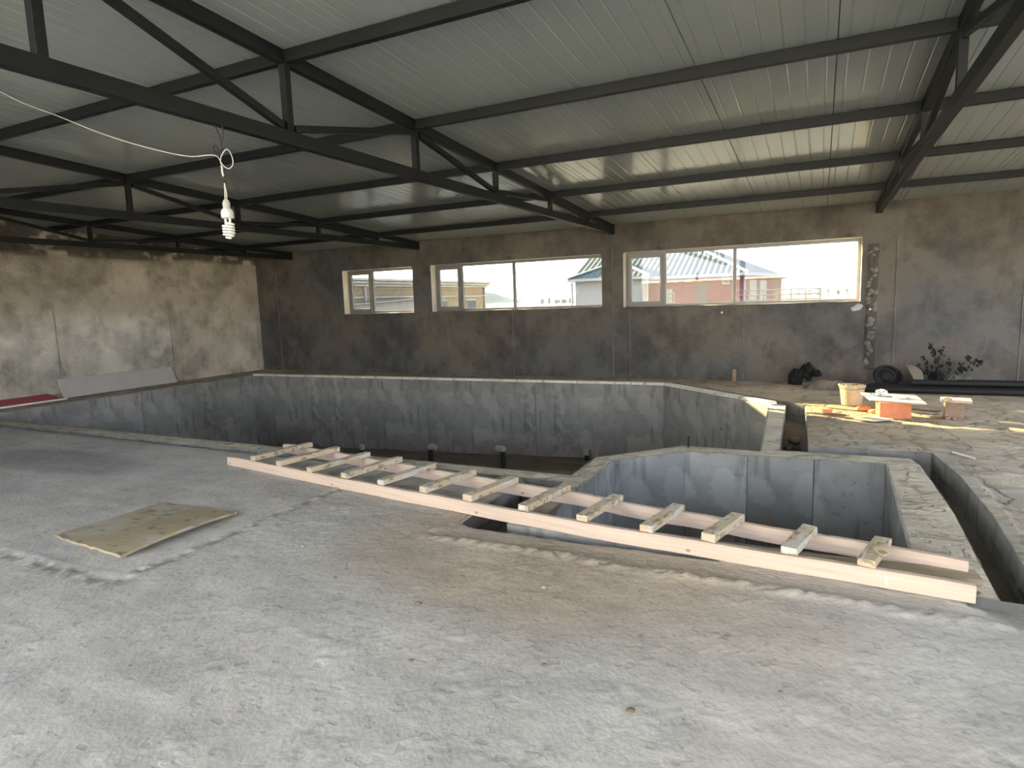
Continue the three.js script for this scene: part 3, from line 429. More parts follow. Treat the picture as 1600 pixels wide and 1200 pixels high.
// ------------------------------------------------------------------ the ladder across the channel
{
  const lad = thing('wooden_ladder', 'long home-made timber ladder with thirteen rungs lying flat beside the small pool', 'ladder', [-2.4, 0, -4.2]);
  const rail = (pts, h, w, y0) => {                                        // a plank on edge that bows a little along its plan line
    const c = new THREE.CatmullRomCurve3(pts.map(([x, z]) => new THREE.Vector3(x + 2.4, 0, z + 4.2))), n = 48, P = [], U = [], idx = []; let l = 0, last = null;
    const prof = [[0, 0.004], [0.004, 0], [w - 0.004, 0], [w, 0.004], [w, h - 0.004], [w - 0.004, h], [0.004, h], [0, h - 0.004]];
    const per = [0]; for (let i = 1; i <= prof.length; i++) { const a = prof[i - 1], b = prof[i % prof.length]; per.push(per[i - 1] + Math.hypot(b[0] - a[0], b[1] - a[1])); }
    for (let i = 0; i <= n; i++) {
      const p = c.getPointAt(i / n), t = c.getTangentAt(i / n), nx = -t.z, nz = t.x; if (last) l += p.distanceTo(last); last = p;
      for (let k = 0; k <= prof.length; k++) { const [d, y] = prof[k % prof.length], e = (i === 0 || i === n) && y > h * 0.5 ? 0.006 : 0; P.push(p.x - nx * d, y0 + y - e + 0.002 * Math.sin(i * 0.9), p.z - nz * d); U.push(l, per[k]); }
    }
    const m = prof.length + 1; for (let i = 0; i < n; i++) for (let k = 0; k < m - 1; k++) { const a = i * m + k, b = a + m; idx.push(a, a + 1, b, b, a + 1, b + 1); }
    for (const [base, s] of [[0, 1], [n * m, -1]]) for (let k = 1; k < prof.length - 1; k++) s > 0 ? idx.push(base, base + k + 1, base + k) : idx.push(base, base + k, base + k + 1);
    const g = new THREE.BufferGeometry(); g.setAttribute('position', new THREE.Float32BufferAttribute(P, 3)); g.setAttribute('uv', new THREE.Float32BufferAttribute(U, 2)); g.setIndex(idx); const q = g.toNonIndexed(); q.computeVertexNormals(); return q;
  };
  const near = [[-5.5, -4.385], [-4.7, -4.27], [-3.9, -4.15], [-2.6, -3.985], [-1.45, -3.845], [-0.5, -3.775], [0.1, -3.735], [0.75, -3.70]];
  const far = [[-5.35, -5.0], [-3.8, -4.74], [-2.6, -4.54], [-1.66, -4.41], [-1.13, -4.29], [-0.67, -4.23], [-0.26, -4.155], [0.1, -4.11], [0.43, -4.06], [0.77, -4.01]];
  mesh('rail', rail(near, 0.1, 0.042, 0.004), M.pine, lad);
  mesh('rail', rail(far, 0.1, 0.042, 0.012), M.pine, lad);
  const nearEnd = [[-5.03, -4.31], [-4.62, -4.25], [-4.16, -4.18], [-3.70, -4.12], [-3.26, -4.065], [-2.80, -4.01], [-2.36, -3.955], [-1.86, -3.89], [-1.40, -3.84], [-0.955, -3.80], [-0.57, -3.78], [-0.12, -3.745], [0.265, -3.72]];
  const farEnd = [[-4.93, -4.99], [-4.48, -4.91], [-4.02, -4.83], [-3.58, -4.76], [-3.15, -4.69], [-2.68, -4.60], [-2.24, -4.51], [-1.76, -4.46], [-1.31, -4.36], [-0.85, -4.28], [-0.45, -4.22], [-0.02, -4.155], [0.37, -4.10]];
  const rnd = rng(77);
  nearEnd.forEach((a, i) => {
    const b = farEnd[i], w = i < 6 ? 0.075 : 0.09, h = 0.045 + 0.008 * rnd(), y = 0.113 + h / 2;
    let g = new RoundedBoxGeometry(Math.hypot(b[0] - a[0], b[1] - a[1]) + 0.02, h, w, 3, 0.008); const p = g.attributes.position;
    for (let k = 0; k < p.count; k++) { const q = fbm(p.getX(k) * 9 + i * 7, p.getZ(k) * 20 + p.getY(k) * 30, 2, 501) - 0.5; p.setY(k, p.getY(k) + (p.getY(k) > 0 ? 0.007 * q : 0)); p.setZ(k, p.getZ(k) + 0.004 * q); }
    g.computeVertexNormals(); boxUV(g); const uv = g.attributes.uv; for (let k = 0; k < uv.count; k++) uv.setXY(k, uv.getX(k) + i * 0.37, uv.getY(k) + i * 0.23);
    put(g, (a[0] + b[0]) / 2 + 2.4, y, (a[1] + b[1]) / 2 + 4.2, -Math.atan2(b[1] - a[1], b[0] - a[0]), 0, 0.01 * (rnd() - 0.5));
    const m = mesh('rung', g, M.rung, lad);
    if (i === 12) { const s = new THREE.IcosahedronGeometry(0.05, 3); s.scale(0.9, 0.5, 2.2); mesh('mortar_lump', boxUV(s).translate((a[0] + b[0]) / 2 + 2.43, y + 0.02, (a[1] + b[1]) / 2 + 4.2), M.rung, m); }
  });
  mesh('paint_mark', block(0.012, 0.045, 0.003, 0.001).translate(0.36 + 2.4, 0.055, -3.7245 + 4.2 + 0.009), M.white, lad);
  const plank = thing('weathered_plank', 'short weathered grey plank lying under the ladder at its right end', 'plank', [0.36, 0.004, -3.95], 0.1);
  const g = new RoundedBoxGeometry(0.92, 0.035, 0.14, 2, 0.005, ); mesh('plank_board', boxUV(g).translate(0, 0.025, 0), M.greyWood, plank);
}
// ------------------------------------------------------------------ boards on the left
{
  const b = thing('plywood_board', 'dirty square plywood board lying loose on the left floor, one edge raised', 'board', [-4.44, 0.012, -2.8]);
  const rnd = rng(9), pts = [], C = [[-4.95, -2.44], [-4.03, -2.345], [-4.03, -3.255], [-4.91, -3.26]];
  for (let s = 0; s < 4; s++) for (let k = 0; k < 14; k++) { const a = C[s], c = C[(s + 1) % 4], t = k / 14, w = k && s !== 1 ? 0.012 * (rnd() - 0.5) : 0; pts.push([lerp(a[0], c[0], t) + w, lerp(a[1], c[1], t) + w * 1.5]); }
  const top = (x, z) => 0.028 + 0.045 * smooth(-4.9, -4.0, x) * (0.5 + 0.5 * Math.sin((z + 3.25) * 3.4)) + 0.004 * (fbm(x * 4, z * 4, 3, 511) - 0.5);
  const up = gridPoly([pts], 0.035, (x, z) => [x + 4.44, top(x, z) - 0.012, z + 2.8], null, true), down = gridPoly([pts], 0.035, (x, z) => [x + 4.44, top(x, z) - 0.030, z + 2.8], null, false);
  const rim = wallStrip([...pts, pts[0]], (x, z) => top(x, z) - 0.012, (x, z) => top(x, z) - 0.030, { rows: 1, rough: 0, cell: 0.05 }); rim.translate(4.44, 0, 2.8);
  mesh('plywood_sheet', merge([up, down, rim]), M.ply, b);
  mesh('batten', block(0.04, 0.024, 0.8, 0.003).translate(0.30, 0.0125, 0.02), M.greyWood, b);
  const p = thing('plaster_board', 'long pale grey board leaning low against the left wall by the pool', 'board', [-13.2, 0, -8.2]);
  mesh('board_sheet', put(block(0.016, 0.4, 2.42, 0.003), -0.105, 0.195, 0, 0, 0, 0.45), M.board, p);
  const r = thing('red_sheet', 'red sheet with a white edge on the deck along the left wall', 'sheet', [-13.25, 0.02, -6.05]);
  mesh('sheet_panel', put(block(0.42, 0.012, 1.6, 0.003), -0.02, 0.05, 0, 0, 0, -0.2), M.red, r);
  mesh('edge_strip', block(0.05, 0.03, 1.7, 0.004).translate(0.2, 0.005, -0.05), M.white, r);
}
// ------------------------------------------------------------------ the hanging bulb and its flex
{
  const X = -3.715, Z = -3.15, l = thing('light_bulb', 'unlit white spiral bulb hanging on a twisted flex from the steel truss', 'light bulb', [X, 2.09, Z]);
  const hel = []; for (let i = 0; i <= 220; i++) { const t = i / 220, a = t * Math.PI * 2 * 5.2, r = 0.034 * Math.min(1, 0.35 + 2.4 * Math.min(t, 1.0)); hel.push([r * Math.cos(a), 0.012 + 0.1 * t, r * Math.sin(a)]); }
  mesh('spiral_tube', tube(hel, 0.0085, 420, 8), M.bulbGlass, l);
  for (const sx of [-1, 1]) mesh('tube_leg', rod([sx * 0.026, 0.105, sx * 0.006], [sx * 0.022, 0.15, 0], 0.0085), M.bulbGlass, l);
  mesh('bulb_base', new THREE.LatheGeometry([[0, 0.145], [0.036, 0.147], [0.041, 0.156], [0.041, 0.185], [0.037, 0.203], [0.024, 0.214], [0.018, 0.222], [0, 0.222]].map(([x, y]) => new THREE.Vector2(x, y)), 28), M.bulbBase, l);
  mesh('socket', new THREE.LatheGeometry([[0, 0.213], [0.023, 0.213], [0.025, 0.218], [0.025, 0.252], [0.019, 0.268], [0.012, 0.276], [0, 0.276]].map(([x, y]) => new THREE.Vector2(x, y)), 24), M.socket, l);
  mesh('flex', merge([tube([[0.008, 0.27, 0], [0.014, 0.31, 0.003], [0.004, 0.36, 0], [0.0, 0.40, 0.0]], 0.0035, 24), tube([[-0.008, 0.27, 0], [-0.005, 0.32, 0], [0.004, 0.36, 0.006], [0.0, 0.40, 0.0]], 0.0035, 24), tube([[0, 0.41, 0], [-0.012, 0.47, 0], [-0.01, 0.49, 0], [-0.015, 0.503, 0]], 0.007, 24)]), M.cable, l);
  mesh('tape_joint', rod([0, 0.385, 0], [-0.002, 0.43, 0], 0.0075), M.wire, l);
  const c = thing('power_cable', 'thin white cable sagging from the ceiling at left to the hanging bulb', 'cable', [X, 2.66, Z]);
  mesh('cable_run', tube([[-0.015, -0.06, 0], [-0.018, -0.02, 0], [0.05, 0.035, 0], [0.105, -0.02, 0.01], [0.11, -0.075, 0.01], [0.05, -0.095, 0], [-0.005, -0.06, 0], [-0.05, 0.0, 0], [-0.33, 0.035, 0], [-0.86, 0.18, 0], [-1.34, 0.345, 0], [-1.82, 0.535, 0], [-2.3, 0.715, 0], [-2.62, 0.86, 0], [-2.75, 0.905, 0]], 0.0035, 120), M.cable, c);
  const w = thing('tie_wire', 'thin dark wire tying the bulb cable to the steel truss', 'wire', [X, 2.66, Z]);
  mesh('wire_strand', merge([tube([[0.0, 0.19, 0.04], [0.005, 0.15, 0.02], [0.0, 0.1, 0], [0.0, 0.04, 0], [-0.03, 0.01, 0]], 0.0035, 30), tube([[0.06, 0.19, 0.03], [0.055, 0.16, 0.02], [0.02, 0.105, 0], [0.0, 0.06, 0], [0.015, 0.03, 0]], 0.0035, 30), tube([[-0.03, 0.01, 0], [-0.075, 0.045, 0], [-0.06, 0.075, 0], [-0.02, 0.03, 0]], 0.003, 24)]), M.wire, w);
}
// ------------------------------------------------------------------ pipes in the pools
{
  const pipe = (name, label, x, z, y0, h, elbow) => {
    const t = thing(name, label, 'pipe', [x, y0, z], 0);
    mesh('pipe_shaft', new THREE.CylinderGeometry(0.045, 0.045, h, 18).translate(0, h / 2, 0), M.black, t);
    mesh('pipe_cap', elbow ? merge([new THREE.SphereGeometry(0.06, 16, 10).translate(0, h + 0.01, 0), new THREE.CylinderGeometry(0.058, 0.058, 0.12, 18).rotateZ(Math.PI / 2).translate(elbow * 0.06, h + 0.02, 0)]) : new THREE.CylinderGeometry(0.058, 0.055, 0.1, 18).translate(0, h, 0), M.pipeGrey, t);
  };
  const bed = (x) => poolBed(x) - 0.04;
  pipe('upright_pipe', 'black upright pipe with grey elbow in the pool, left one of the pair', -6.42, -9.5, bed(-6.42), 0.52, 1);
  pipe('upright_pipe', 'black upright pipe with pale elbow in the pool, right one of the pair', -4.93, -9.53, bed(-4.93), 0.54, -1);
  pipe('upright_pipe', 'short pipe stub in the pool behind the left end of the ladder', -8.2, -9.7, bed(-8.2), 0.42, 0);
  pipe('upright_pipe', 'short dark pipe stub in the pool by the corner of the small pool', -3.9, -11.0, bed(-3.9), 0.2, 0);
  const s = thing('wall_pipe', 'red-brown pipe stub sticking out of the small pool back wall', 'pipe', [-0.42, -0.67, -6.45]);
  mesh('pipe_stub', merge([new THREE.CylinderGeometry(0.05, 0.055, 0.14, 18).rotateX(1.2).translate(0, 0, 0.06), new THREE.TorusGeometry(0.052, 0.012, 8, 20).rotateX(-0.37).translate(0, 0.02, 0.125)]), M.claySoil, s);
  const r = thing('steel_rod', 'thin steel rod standing up from the small pool rim', 'rod', [-1.215, 0, -6.64]);
  mesh('rod_shaft', merge([rod([0, -0.002, 0], [0.003, 0.115, 0.002], 0.008), rod([0.003, 0.1, 0.002], [0.004, 0.118, 0.002], 0.012)]), M.steel, r);
}
// ------------------------------------------------------------------ bucket, clay blocks, boards and rubble on the right deck
{
  const b = thing('bucket', 'dusty beige bucket with a spilt rim standing on the right deck', 'bucket', [0.435, 0.004, -9.86]);
  const prof = [[0.0, 0.008], [0.118, 0.0], [0.124, 0.01], [0.142, 0.15], [0.155, 0.255], [0.163, 0.258], [0.165, 0.285], [0.158, 0.288], [0.15, 0.262], [0.136, 0.14], [0.116, 0.03], [0.0, 0.024]];
  const g = new THREE.LatheGeometry(prof.map(([x, y]) => new THREE.Vector2(x, y)), 40), p = g.attributes.position;
  for (let i = 0; i < p.count; i++) { const a = Math.atan2(p.getZ(i), p.getX(i)), k = 1 + 0.025 * Math.sin(a * 2 + 1) + 0.012 * Math.sin(a * 5); p.setX(i, p.getX(i) * k); p.setZ(i, p.getZ(i) * k); }
  g.computeVertexNormals(); mesh('bucket_body', boxUV(g), M.bucket, b);
  const h = new THREE.SphereGeometry(0.135, 24, 12); h.scale(1, 0.3, 1); mesh('mortar_filling', boxUV(h).translate(0.01, 0.235, 0), M.bucket, b);
  const rim = []; for (let i = 0; i < 9; i++) { const a = 0.3 + i * 0.35, s = new THREE.IcosahedronGeometry(0.009 + 0.005 * ((i * 7) % 3), 1); rim.push(s.translate(0.16 * Math.cos(a), 0.285, 0.16 * Math.sin(a))); }
  mesh('mortar_crust', boxUV(merge(rim)), M.bucket, b).userData.kind = 'stuff';
  mesh('wire_handle', tube([[0.162, 0.262, 0], [0.13, 0.25, 0.12], [0, 0.235, 0.172], [-0.13, 0.25, 0.12], [-0.162, 0.262, 0]], 0.003, 30), M.wire, b);

  function hollow(w, h, d, nx, ny, mat, name, parent) {                     // an extruded clay block with cells through it
    const s = shapeOf(rect(-w / 2, w / 2, 0, h)), t = 0.014, cw = (w - t * (nx + 1)) / nx, ch = (h - t * (ny + 1)) / ny;
    for (let i = 0; i < nx; i++) for (let j = 0; j < ny; j++) { const x = -w / 2 + t + i * (cw + t), y = t + j * (ch + t); s.holes.push(shapeOf(rect(x, x + cw, y, y + ch).reverse())); }
    const g = new THREE.ExtrudeGeometry(s, { depth: d, bevelEnabled: true, bevelSize: 0.003, bevelThickness: 0.003, bevelSegments: 1 }); g.translate(0, 0, -d / 2);
    return mesh(name, boxUV(g), mat, parent);
  }
  const c1 = thing('clay_block', 'orange hollow clay block carrying a pale tile like a low table', 'clay block', [0.86, 0.004, -9.02], 0.14);
  hollow(0.2, 0.195, 0.34, 3, 3, M.clay, 'block_body', c1).rotation.y = Math.PI / 2;
  const tile = thing('floor_tile', 'large pale square tile resting on the orange block, crumpled paper on it', 'tile', [0.868, 0.207, -9.245]);
  mesh('tile_slab', boxUV(new THREE.ExtrudeGeometry(shapeOf([[-0.263, 0.245], [0.317, 0.445], [0.282, -0.325], [-0.338, -0.355]].map(([x, z]) => [x, -z])), { depth: 0.012, bevelEnabled: true, bevelSize: 0.002, bevelThickness: 0.002, bevelSegments: 1 }).rotateX(-Math.PI / 2)), M.board, tile);
  const rnd = rng(401);
  function crumple(s, seed) { const g = mergeVertices(new THREE.IcosahedronGeometry(1, 5).deleteAttribute('uv').deleteAttribute('normal')), p = g.attributes.position; for (let i = 0; i < p.count; i++) { const x = p.getX(i), y = p.getY(i), z = p.getZ(i), k = 0.62 + 0.55 * Math.abs(fbm(x * 2.6 + seed, y * 2.6 + z * 1.9, 3, 521) - 0.45) * 2.2; p.setXYZ(i, x * k * s[0], y * k * s[1], z * k * s[2]); } const q = g.toNonIndexed(); q.computeVertexNormals(); return boxUV(q); }
  const pp = thing('crumpled_paper', 'large crumpled white paper at the back of the pale tile', 'paper', [0.755, 0.262, -9.36]); mesh('paper_ball', merge([crumple([0.09, 0.06, 0.075], 3), crumple([0.07, 0.03, 0.06], 9).translate(-0.11, -0.03, 0.02)]), M.paper, pp);
  const p2 = thing('crumpled_paper', 'small crumpled white paper near the front edge of the pale tile', 'paper', [0.90, 0.242, -9.15]); mesh('paper_ball', merge([crumple([0.05, 0.028, 0.045], 13), crumple([0.07, 0.02, 0.035], 17).translate(0.05, -0.004, 0.02)]), M.paper, p2);
  const c2 = thing('clay_block', 'dusty brown clay block standing right of the tile table', 'clay block', [1.5, 0.004, -9.1], -0.06);
  hollow(0.19, 0.21, 0.185, 2, 2, M.claySoil, 'block_body', c2).rotation.y = Math.PI / 2;
  const lumps = []; for (let i = 0; i < 7; i++) { const g = new THREE.IcosahedronGeometry(0.022 + 0.012 * rnd(), 1); lumps.push(g.translate(-0.09 + 0.16 * rnd(), 0.016, 0.10 + 0.03 * rnd())); } mesh('mortar_crumbs', boxUV(merge(lumps)), M.claySoil, c2);
  const cap = thing('timber_offcut', 'pale flat timber offcut lying on top of the dusty brown block', 'timber', [1.515, 0.219, -9.09], -0.12);
  mesh('offcut_board', block(0.31, 0.03, 0.26, 0.004).translate(0, 0.016, 0), M.pine, cap); mesh('mortar_lump', crumple([0.06, 0.04, 0.05], 23).translate(-0.09, 0.03, 0.12), M.bucket, cap);
  const board = thing('flat_board', 'narrow brown board lying on the deck between the two clay blocks', 'board', [1.26, 0.004, -9.72], -0.35);
  mesh('board_plank', block(0.46, 0.022, 0.16, 0.003).translate(0, 0.016, 0), M.greyWood, board);
  const br = thing('clay_brick', 'orange broken brick lying beside the channel at the pool corner', 'brick', [0.075, 0.006, -9.1], -0.95);
  { const g = new RoundedBoxGeometry(0.25, 0.065, 0.12, 4, 0.006), p = g.attributes.position; for (let i = 0; i < p.count; i++) if (p.getX(i) > 0.08) { p.setX(i, p.getX(i) - 0.05 * fbm(p.getZ(i) * 30, p.getY(i) * 30, 2, 531)); p.setY(i, p.getY(i) * 0.85); } g.computeVertexNormals(); mesh('brick_body', boxUV(g).translate(0, 0.035, 0), M.clay, br); }
  for (const [label, x, z, s, tn] of [['orange brick fragment lying between the bucket and the orange block', 0.56, -9.4, 1, 0.4], ['thin orange brick shard lying against the left foot of the orange block', 0.66, -9.22, 0.7, -0.5]]) {
    const t = thing('brick_fragment', label, 'brick', [x, 0.006, z], tn), g = new THREE.DodecahedronGeometry(0.075 * s, 1); g.scale(1.3, 0.55, 0.8); mesh('fragment_body', boxUV(g).translate(0, 0.036 * s, 0), M.clay, t);
  }
  const cb = thing('brick_fragment', 'pink brick fragment lying on the rubble in the overflow channel', 'brick', [-0.24, -0.235, -8.35], 0.5);
  mesh('fragment_body', block(0.11, 0.05, 0.12, 0.008).translate(0, 0.02, 0), M.claySoil, cb);
  const th = thing('tile_piece', 'thin grey broken tile piece lying flat in front of the orange block', 'tile', [0.62, 0.006, -8.7], 0.3);
  mesh('tile_slab', new THREE.ExtrudeGeometry(shapeOf([[-0.22, 0.02], [-0.05, -0.15], [0.22, -0.02], [0.08, 0.14]]), { depth: 0.012, bevelEnabled: false }).rotateX(-Math.PI / 2).translate(0, 0.014, 0), M.board, th);
  const st = thing('white_stick', 'thin white stick lying on the deck beyond the channel corner', 'stick', [1.262, 0.008, -7.07], -1.0);
  mesh('stick_body', block(0.26, 0.012, 0.014, 0.003).translate(0, 0.006, 0), M.white, st);

  const pipes = [[0.62, 3.6, -11.20, 0.047, 0.045], [0.66, 3.9, -11.305, 0.052, 0.05], [0.72, 4.2, -11.41, 0.052, 0.05], [0.8, 4.0, -11.515, 0.052, 0.05], [1.3, 4.4, -11.305, 0.152, 0.045], [1.9, 4.5, -11.41, 0.152, 0.045]];
  const plabel = ['black plastic pipe on the deck by the back wall, the nearest of the bundle', 'black plastic pipe, second from the front on the ground layer of the bundle', 'black plastic pipe, third from the front on the ground layer of the bundle', 'black plastic pipe, rearmost on the ground layer of the bundle', 'black plastic pipe lying on top of the bundle, the front one of two', 'black plastic pipe lying on top of the bundle, the rear one of two'];
  pipes.forEach(([x0, x1, z, y, r], i) => {
    const t = thing('plastic_pipe', plabel[i], 'pipe', [x0, y + 0.006, z], 0, 'black pipes along the back wall');
    const ring = new THREE.Shape(); ring.absarc(0, 0, r, 0, Math.PI * 2); const hole = new THREE.Path(); hole.absarc(0, 0, r * 0.86, 0, Math.PI * 2, true); ring.holes.push(hole);
    mesh('pipe_wall', new THREE.ExtrudeGeometry(ring, { depth: x1 - x0, bevelEnabled: false, curveSegments: 14, steps: 1 }).rotateY(Math.PI / 2), M.black, t);
  });
  const coil = thing('hose_coil', 'thick coil of black hose standing tilted against the back wall', 'hose', [1.02, 0.19, -11.78], 0.15);
  { const pts = []; for (let i = 0; i <= 260; i++) { const t = i / 260, a = t * Math.PI * 2 * 9, r = 0.125 + 0.055 * Math.sin(t * 21) + 0.006 * Math.sin(i * 0.37); pts.push([r * 1.12 * Math.cos(a), r * Math.sin(a), 0.05 * Math.sin(t * 34)]); } const g = tube(pts, 0.021, 700, 7); mesh('hose_turns', g.rotateX(-0.45), M.black, coil); }
  const card = thing('cardboard_sheet', 'curved brown cardboard sheet leaning beside the black hose coil', 'cardboard', [1.36, 0.0, -11.74], -1.0);
  { const g = new THREE.BufferGeometry(), P = [], U = [], idx = [], n = 18; for (const off of [0, 0.006]) for (let i = 0; i <= n; i++) for (let j = 0; j <= 4; j++) { const a = 0.15 + 1.35 * i / n, w = 0.10 * Math.sin(0.4 + 2.4 * i / n); P.push(-0.16 + (0.36 + off) * Math.sin(a) * 0.9, 0.02 + (0.36 + off) * Math.cos(a), (j / 4 - 0.5) * 2 * w); U.push(i / n, j / 4); }
    const q = (n + 1) * 5; for (let s = 0; s < 2; s++) for (let i = 0; i < n; i++) for (let j = 0; j < 4; j++) { const a = s * q + i * 5 + j; s ? idx.push(a, a + 1, a + 5, a + 5, a + 1, a + 6) : idx.push(a, a + 5, a + 1, a + 5, a + 6, a + 1); }
    for (let i = 0; i < n; i++) for (const j of [0, 4]) { const a = i * 5 + j; idx.push(a, a + 5, a + q, a + q, a + 5, a + q + 5); }
    g.setAttribute('position', new THREE.Float32BufferAttribute(P, 3)); g.setAttribute('uv', new THREE.Float32BufferAttribute(U, 2)); g.setIndex(idx); g.computeVertexNormals(); mesh('sheet_curl', g, M.card, card); }
  const stick = thing('metal_strip', 'pale thin strip leaning between the hose coil and the cardboard', 'strip', [1.28, 0.03, -11.62], -0.5);
  mesh('strip_body', put(block(0.22, 0.012, 0.02, 0.002), 0, 0.03, 0, 0, 0, -0.25), M.pipeGrey, stick);

  const weed = thing('dry_weed', 'dead dark weed with curled leaves standing against the back wall', 'plant', [1.86, 0.0, -11.92]);
  { const rr = rng(611), stems = [], leaves = [];
    const leaf = (x, y, z, s, a) => { const g = new THREE.BufferGeometry(), w = s * 0.42; g.setAttribute('position', new THREE.Float32BufferAttribute([0, 0, 0, w, s * 0.45, 0.01, -w, s * 0.45, 0.01, 0, s, -0.015, w * 0.3, s * 0.5, -0.02, -w * 0.3, s * 0.5, -0.02], 3)); g.setAttribute('uv', new THREE.Float32BufferAttribute(new Array(12).fill(0), 2)); g.setIndex([0, 1, 4, 4, 1, 3, 0, 4, 5, 5, 4, 3, 0, 5, 2, 2, 5, 3]); g.computeVertexNormals(); g.rotateZ(a); g.rotateY(rr() * 3); g.translate(x, y, z); leaves.push(g); };
    for (const [tx, ty] of [[-0.42, 0.36], [-0.33, 0.5], [-0.22, 0.62], [-0.25, 0.70], [-0.1, 0.60], [-0.14, 0.46], [0.02, 0.42], [0.15, 0.36], [0.25, 0.5], [0.34, 0.46], [0.42, 0.44], [0.2, 0.3], [-0.3, 0.28]]) {
      const bx = tx * 0.35 - 0.03, bz = 0.05 * (rr() - 0.5), zz = -0.05 + 0.1 * rr(); stems.push(tube([[bx, 0, bz], [lerp(bx, tx, 0.35), ty * 0.5, bz], [tx, ty, zz]], 0.004, 10, 5));
      for (let k = 0; k < 7; k++) { const t = 0.45 + 0.6 * rr(); leaf(lerp(bx, tx, t) + 0.05 * (rr() - 0.5), ty * t, zz, 0.035 + 0.035 * rr(), (rr() - 0.5) * 3); }
      for (let k = 0; k < 3; k++) leaf(tx + 0.03 * (rr() - 0.5), ty - 0.02, zz, 0.06, 1.2 * (k - 1) + 3.1 * (k % 2));
    }
    mesh('stem', merge(stems), M.stem, weed); mesh('leaf_cluster', merge(leaves), M.dryLeaf, weed).userData.kind = 'stuff'; }
  const bag = thing('black_bag', 'small black slumped bag between the weed and the pipes', 'bag', [1.68, 0.15, -11.74]); mesh('bag_body', crumple([0.13, 0.17, 0.10], 31).translate(0, 0.02, 0), M.blackMatt, bag);
  const tuft = thing('straw_tuft', 'tuft of pale dry straw lying behind the pipes, right of the black bag', 'straw', [2.02, 0.004, -11.72]);
  { const rr = rng(621), s = []; for (let i = 0; i < 46; i++) { const a = rr() * Math.PI, l = 0.12 + 0.14 * rr(); s.push(tube([[0.1 * (rr() - 0.5), 0.02, 0.06 * (rr() - 0.5)], [Math.cos(a) * l * 0.5, 0.09 + l * 0.6, 0.05 * (rr() - 0.5)], [Math.cos(a) * l, Math.max(0.02, l * Math.sin(a) * 0.8), 0.1 * (rr() - 0.5)]], 0.002, 6, 4)); } const m = mesh('straw_stalks', merge(s), M.straw, tuft); m.userData.kind = 'stuff'; }
  const heap = thing('tangled_sacking', 'dark bundle of sacking heaped at the foot of the back wall', 'sacking', [-0.3, 0.1, -11.9]); mesh('sacking_body', merge([crumple([0.17, 0.2, 0.15], 41).translate(-0.05, 0.02, 0), crumple([0.14, 0.17, 0.12], 47).translate(0.13, 0.13, -0.03), crumple([0.1, 0.08, 0.1], 53).translate(0.28, 0.1, 0)]), M.blackMatt, heap);
  const dirt = thing('rubble_heap', 'low brown heap of rubble along the back wall left of the bucket', 'rubble', [0.2, 0.0, -11.5]);
  mesh('heap_body', tint(gridPoly([rect(-0.42, 0.4, -0.22, 0.2)], 0.03, (x, z, d) => [x, 0.004 + smooth(0, 0.22, d) * (0.07 + 0.12 * fbm(x * 4, z * 5, 4, 541)), z], null, true), 0.27, 0.22, 0.17), M.mortar, dirt);
  const wb = thing('wood_block', 'small brown wood block standing against the back wall below the wide window', 'wood', [-1.39, 0.0, -12.12]); mesh('block_body', block(0.07, 0.22, 0.06, 0.004).translate(0, 0.112, 0), M.claySoil, wb);
}

{ // loose pebbles on the near floor
  const rr = rng(905), g0 = new THREE.DodecahedronGeometry(0.012, 1); g0.scale(1.3, 0.6, 1); boxUV(g0);
  for (const [x, z, s] of [[-1.35, -3.05, 1], [-0.72, -2.75, 0.8], [-1.9, -2.62, 1.2], [-0.35, -2.9, 0.9], [-1.05, -2.35, 1.1], [-2.55, -2.7, 0.8], [-0.62, -2.2, 1.3], [-1.62, -2.15, 0.9], [-3.1, -3.0, 1], [-0.1, -2.55, 0.7]]) {
    const t = thing('pebble', 'small loose pebble lying on the rough near floor', 'pebble', [x, 0.006, z], rr() * 6, 'pebbles scattered on the near floor'); t.scale.setScalar(s); mesh('pebble_stone', g0, rr() > 0.5 ? M.board : M.card, t);
  }
}
// ------------------------------------------------------------------ outside the windows
M.ground = surface(256, 9, (u, v) => { const a = fbm(u * 5, v * 5, 5, 701, 5), t = 0.9 + 0.4 * (a - 0.5); return [0.10 * t, 0.105 * t, 0.11 * t, a]; }, { bump: 0.02 });
M.pink = surface(512, [2.4, 1.2], (u, v) => { const row = Math.floor(v * 6), x = u * 6 + (row % 2) * 0.5, j = Math.min((v * 6) % 1, x % 1), a = hash(Math.floor(x), row, 711), m = smooth(0.03, 0.06, j), t = lerp(0.85, 0.88 + 0.22 * a, m); return [0.25 * t, 0.085 * t, 0.125 * t, m]; }, { bump: 0.01 });
M.roofTile = surface(256, [0.28, 0.36], (u, v) => { const c = Math.sin(u * Math.PI), e = smooth(0.0, 0.16, v), t = 0.8 + 0.25 * e; const ln = smooth(0.25, 0.0, Math.abs(u - 0.5) * 2 - 0.0) * 0.5 + 0.5 * (1 - smooth(0, 0.2, v)); return [0.020 * t * (1 - 0.5 * ln), 0.045 * t * (1 - 0.45 * ln), 0.062 * t * (1 - 0.4 * ln), c * 0.7]; }, { bump: 0.03, rough: 0.95 });
M.beige = surface(256, [1.6, 1.2], (u, v) => { const row = Math.floor(v * 4), x = u * 3 + (row % 2) * 0.5, j = Math.min((v * 4) % 1, x % 1), t = 0.9 + 0.14 * hash(Math.floor(x), row, 721) - 0.14 * (1 - smooth(0.02, 0.07, j)); return [0.30 * t, 0.25 * t, 0.18 * t, smooth(0.02, 0.07, j)]; }, { bump: 0.012 });
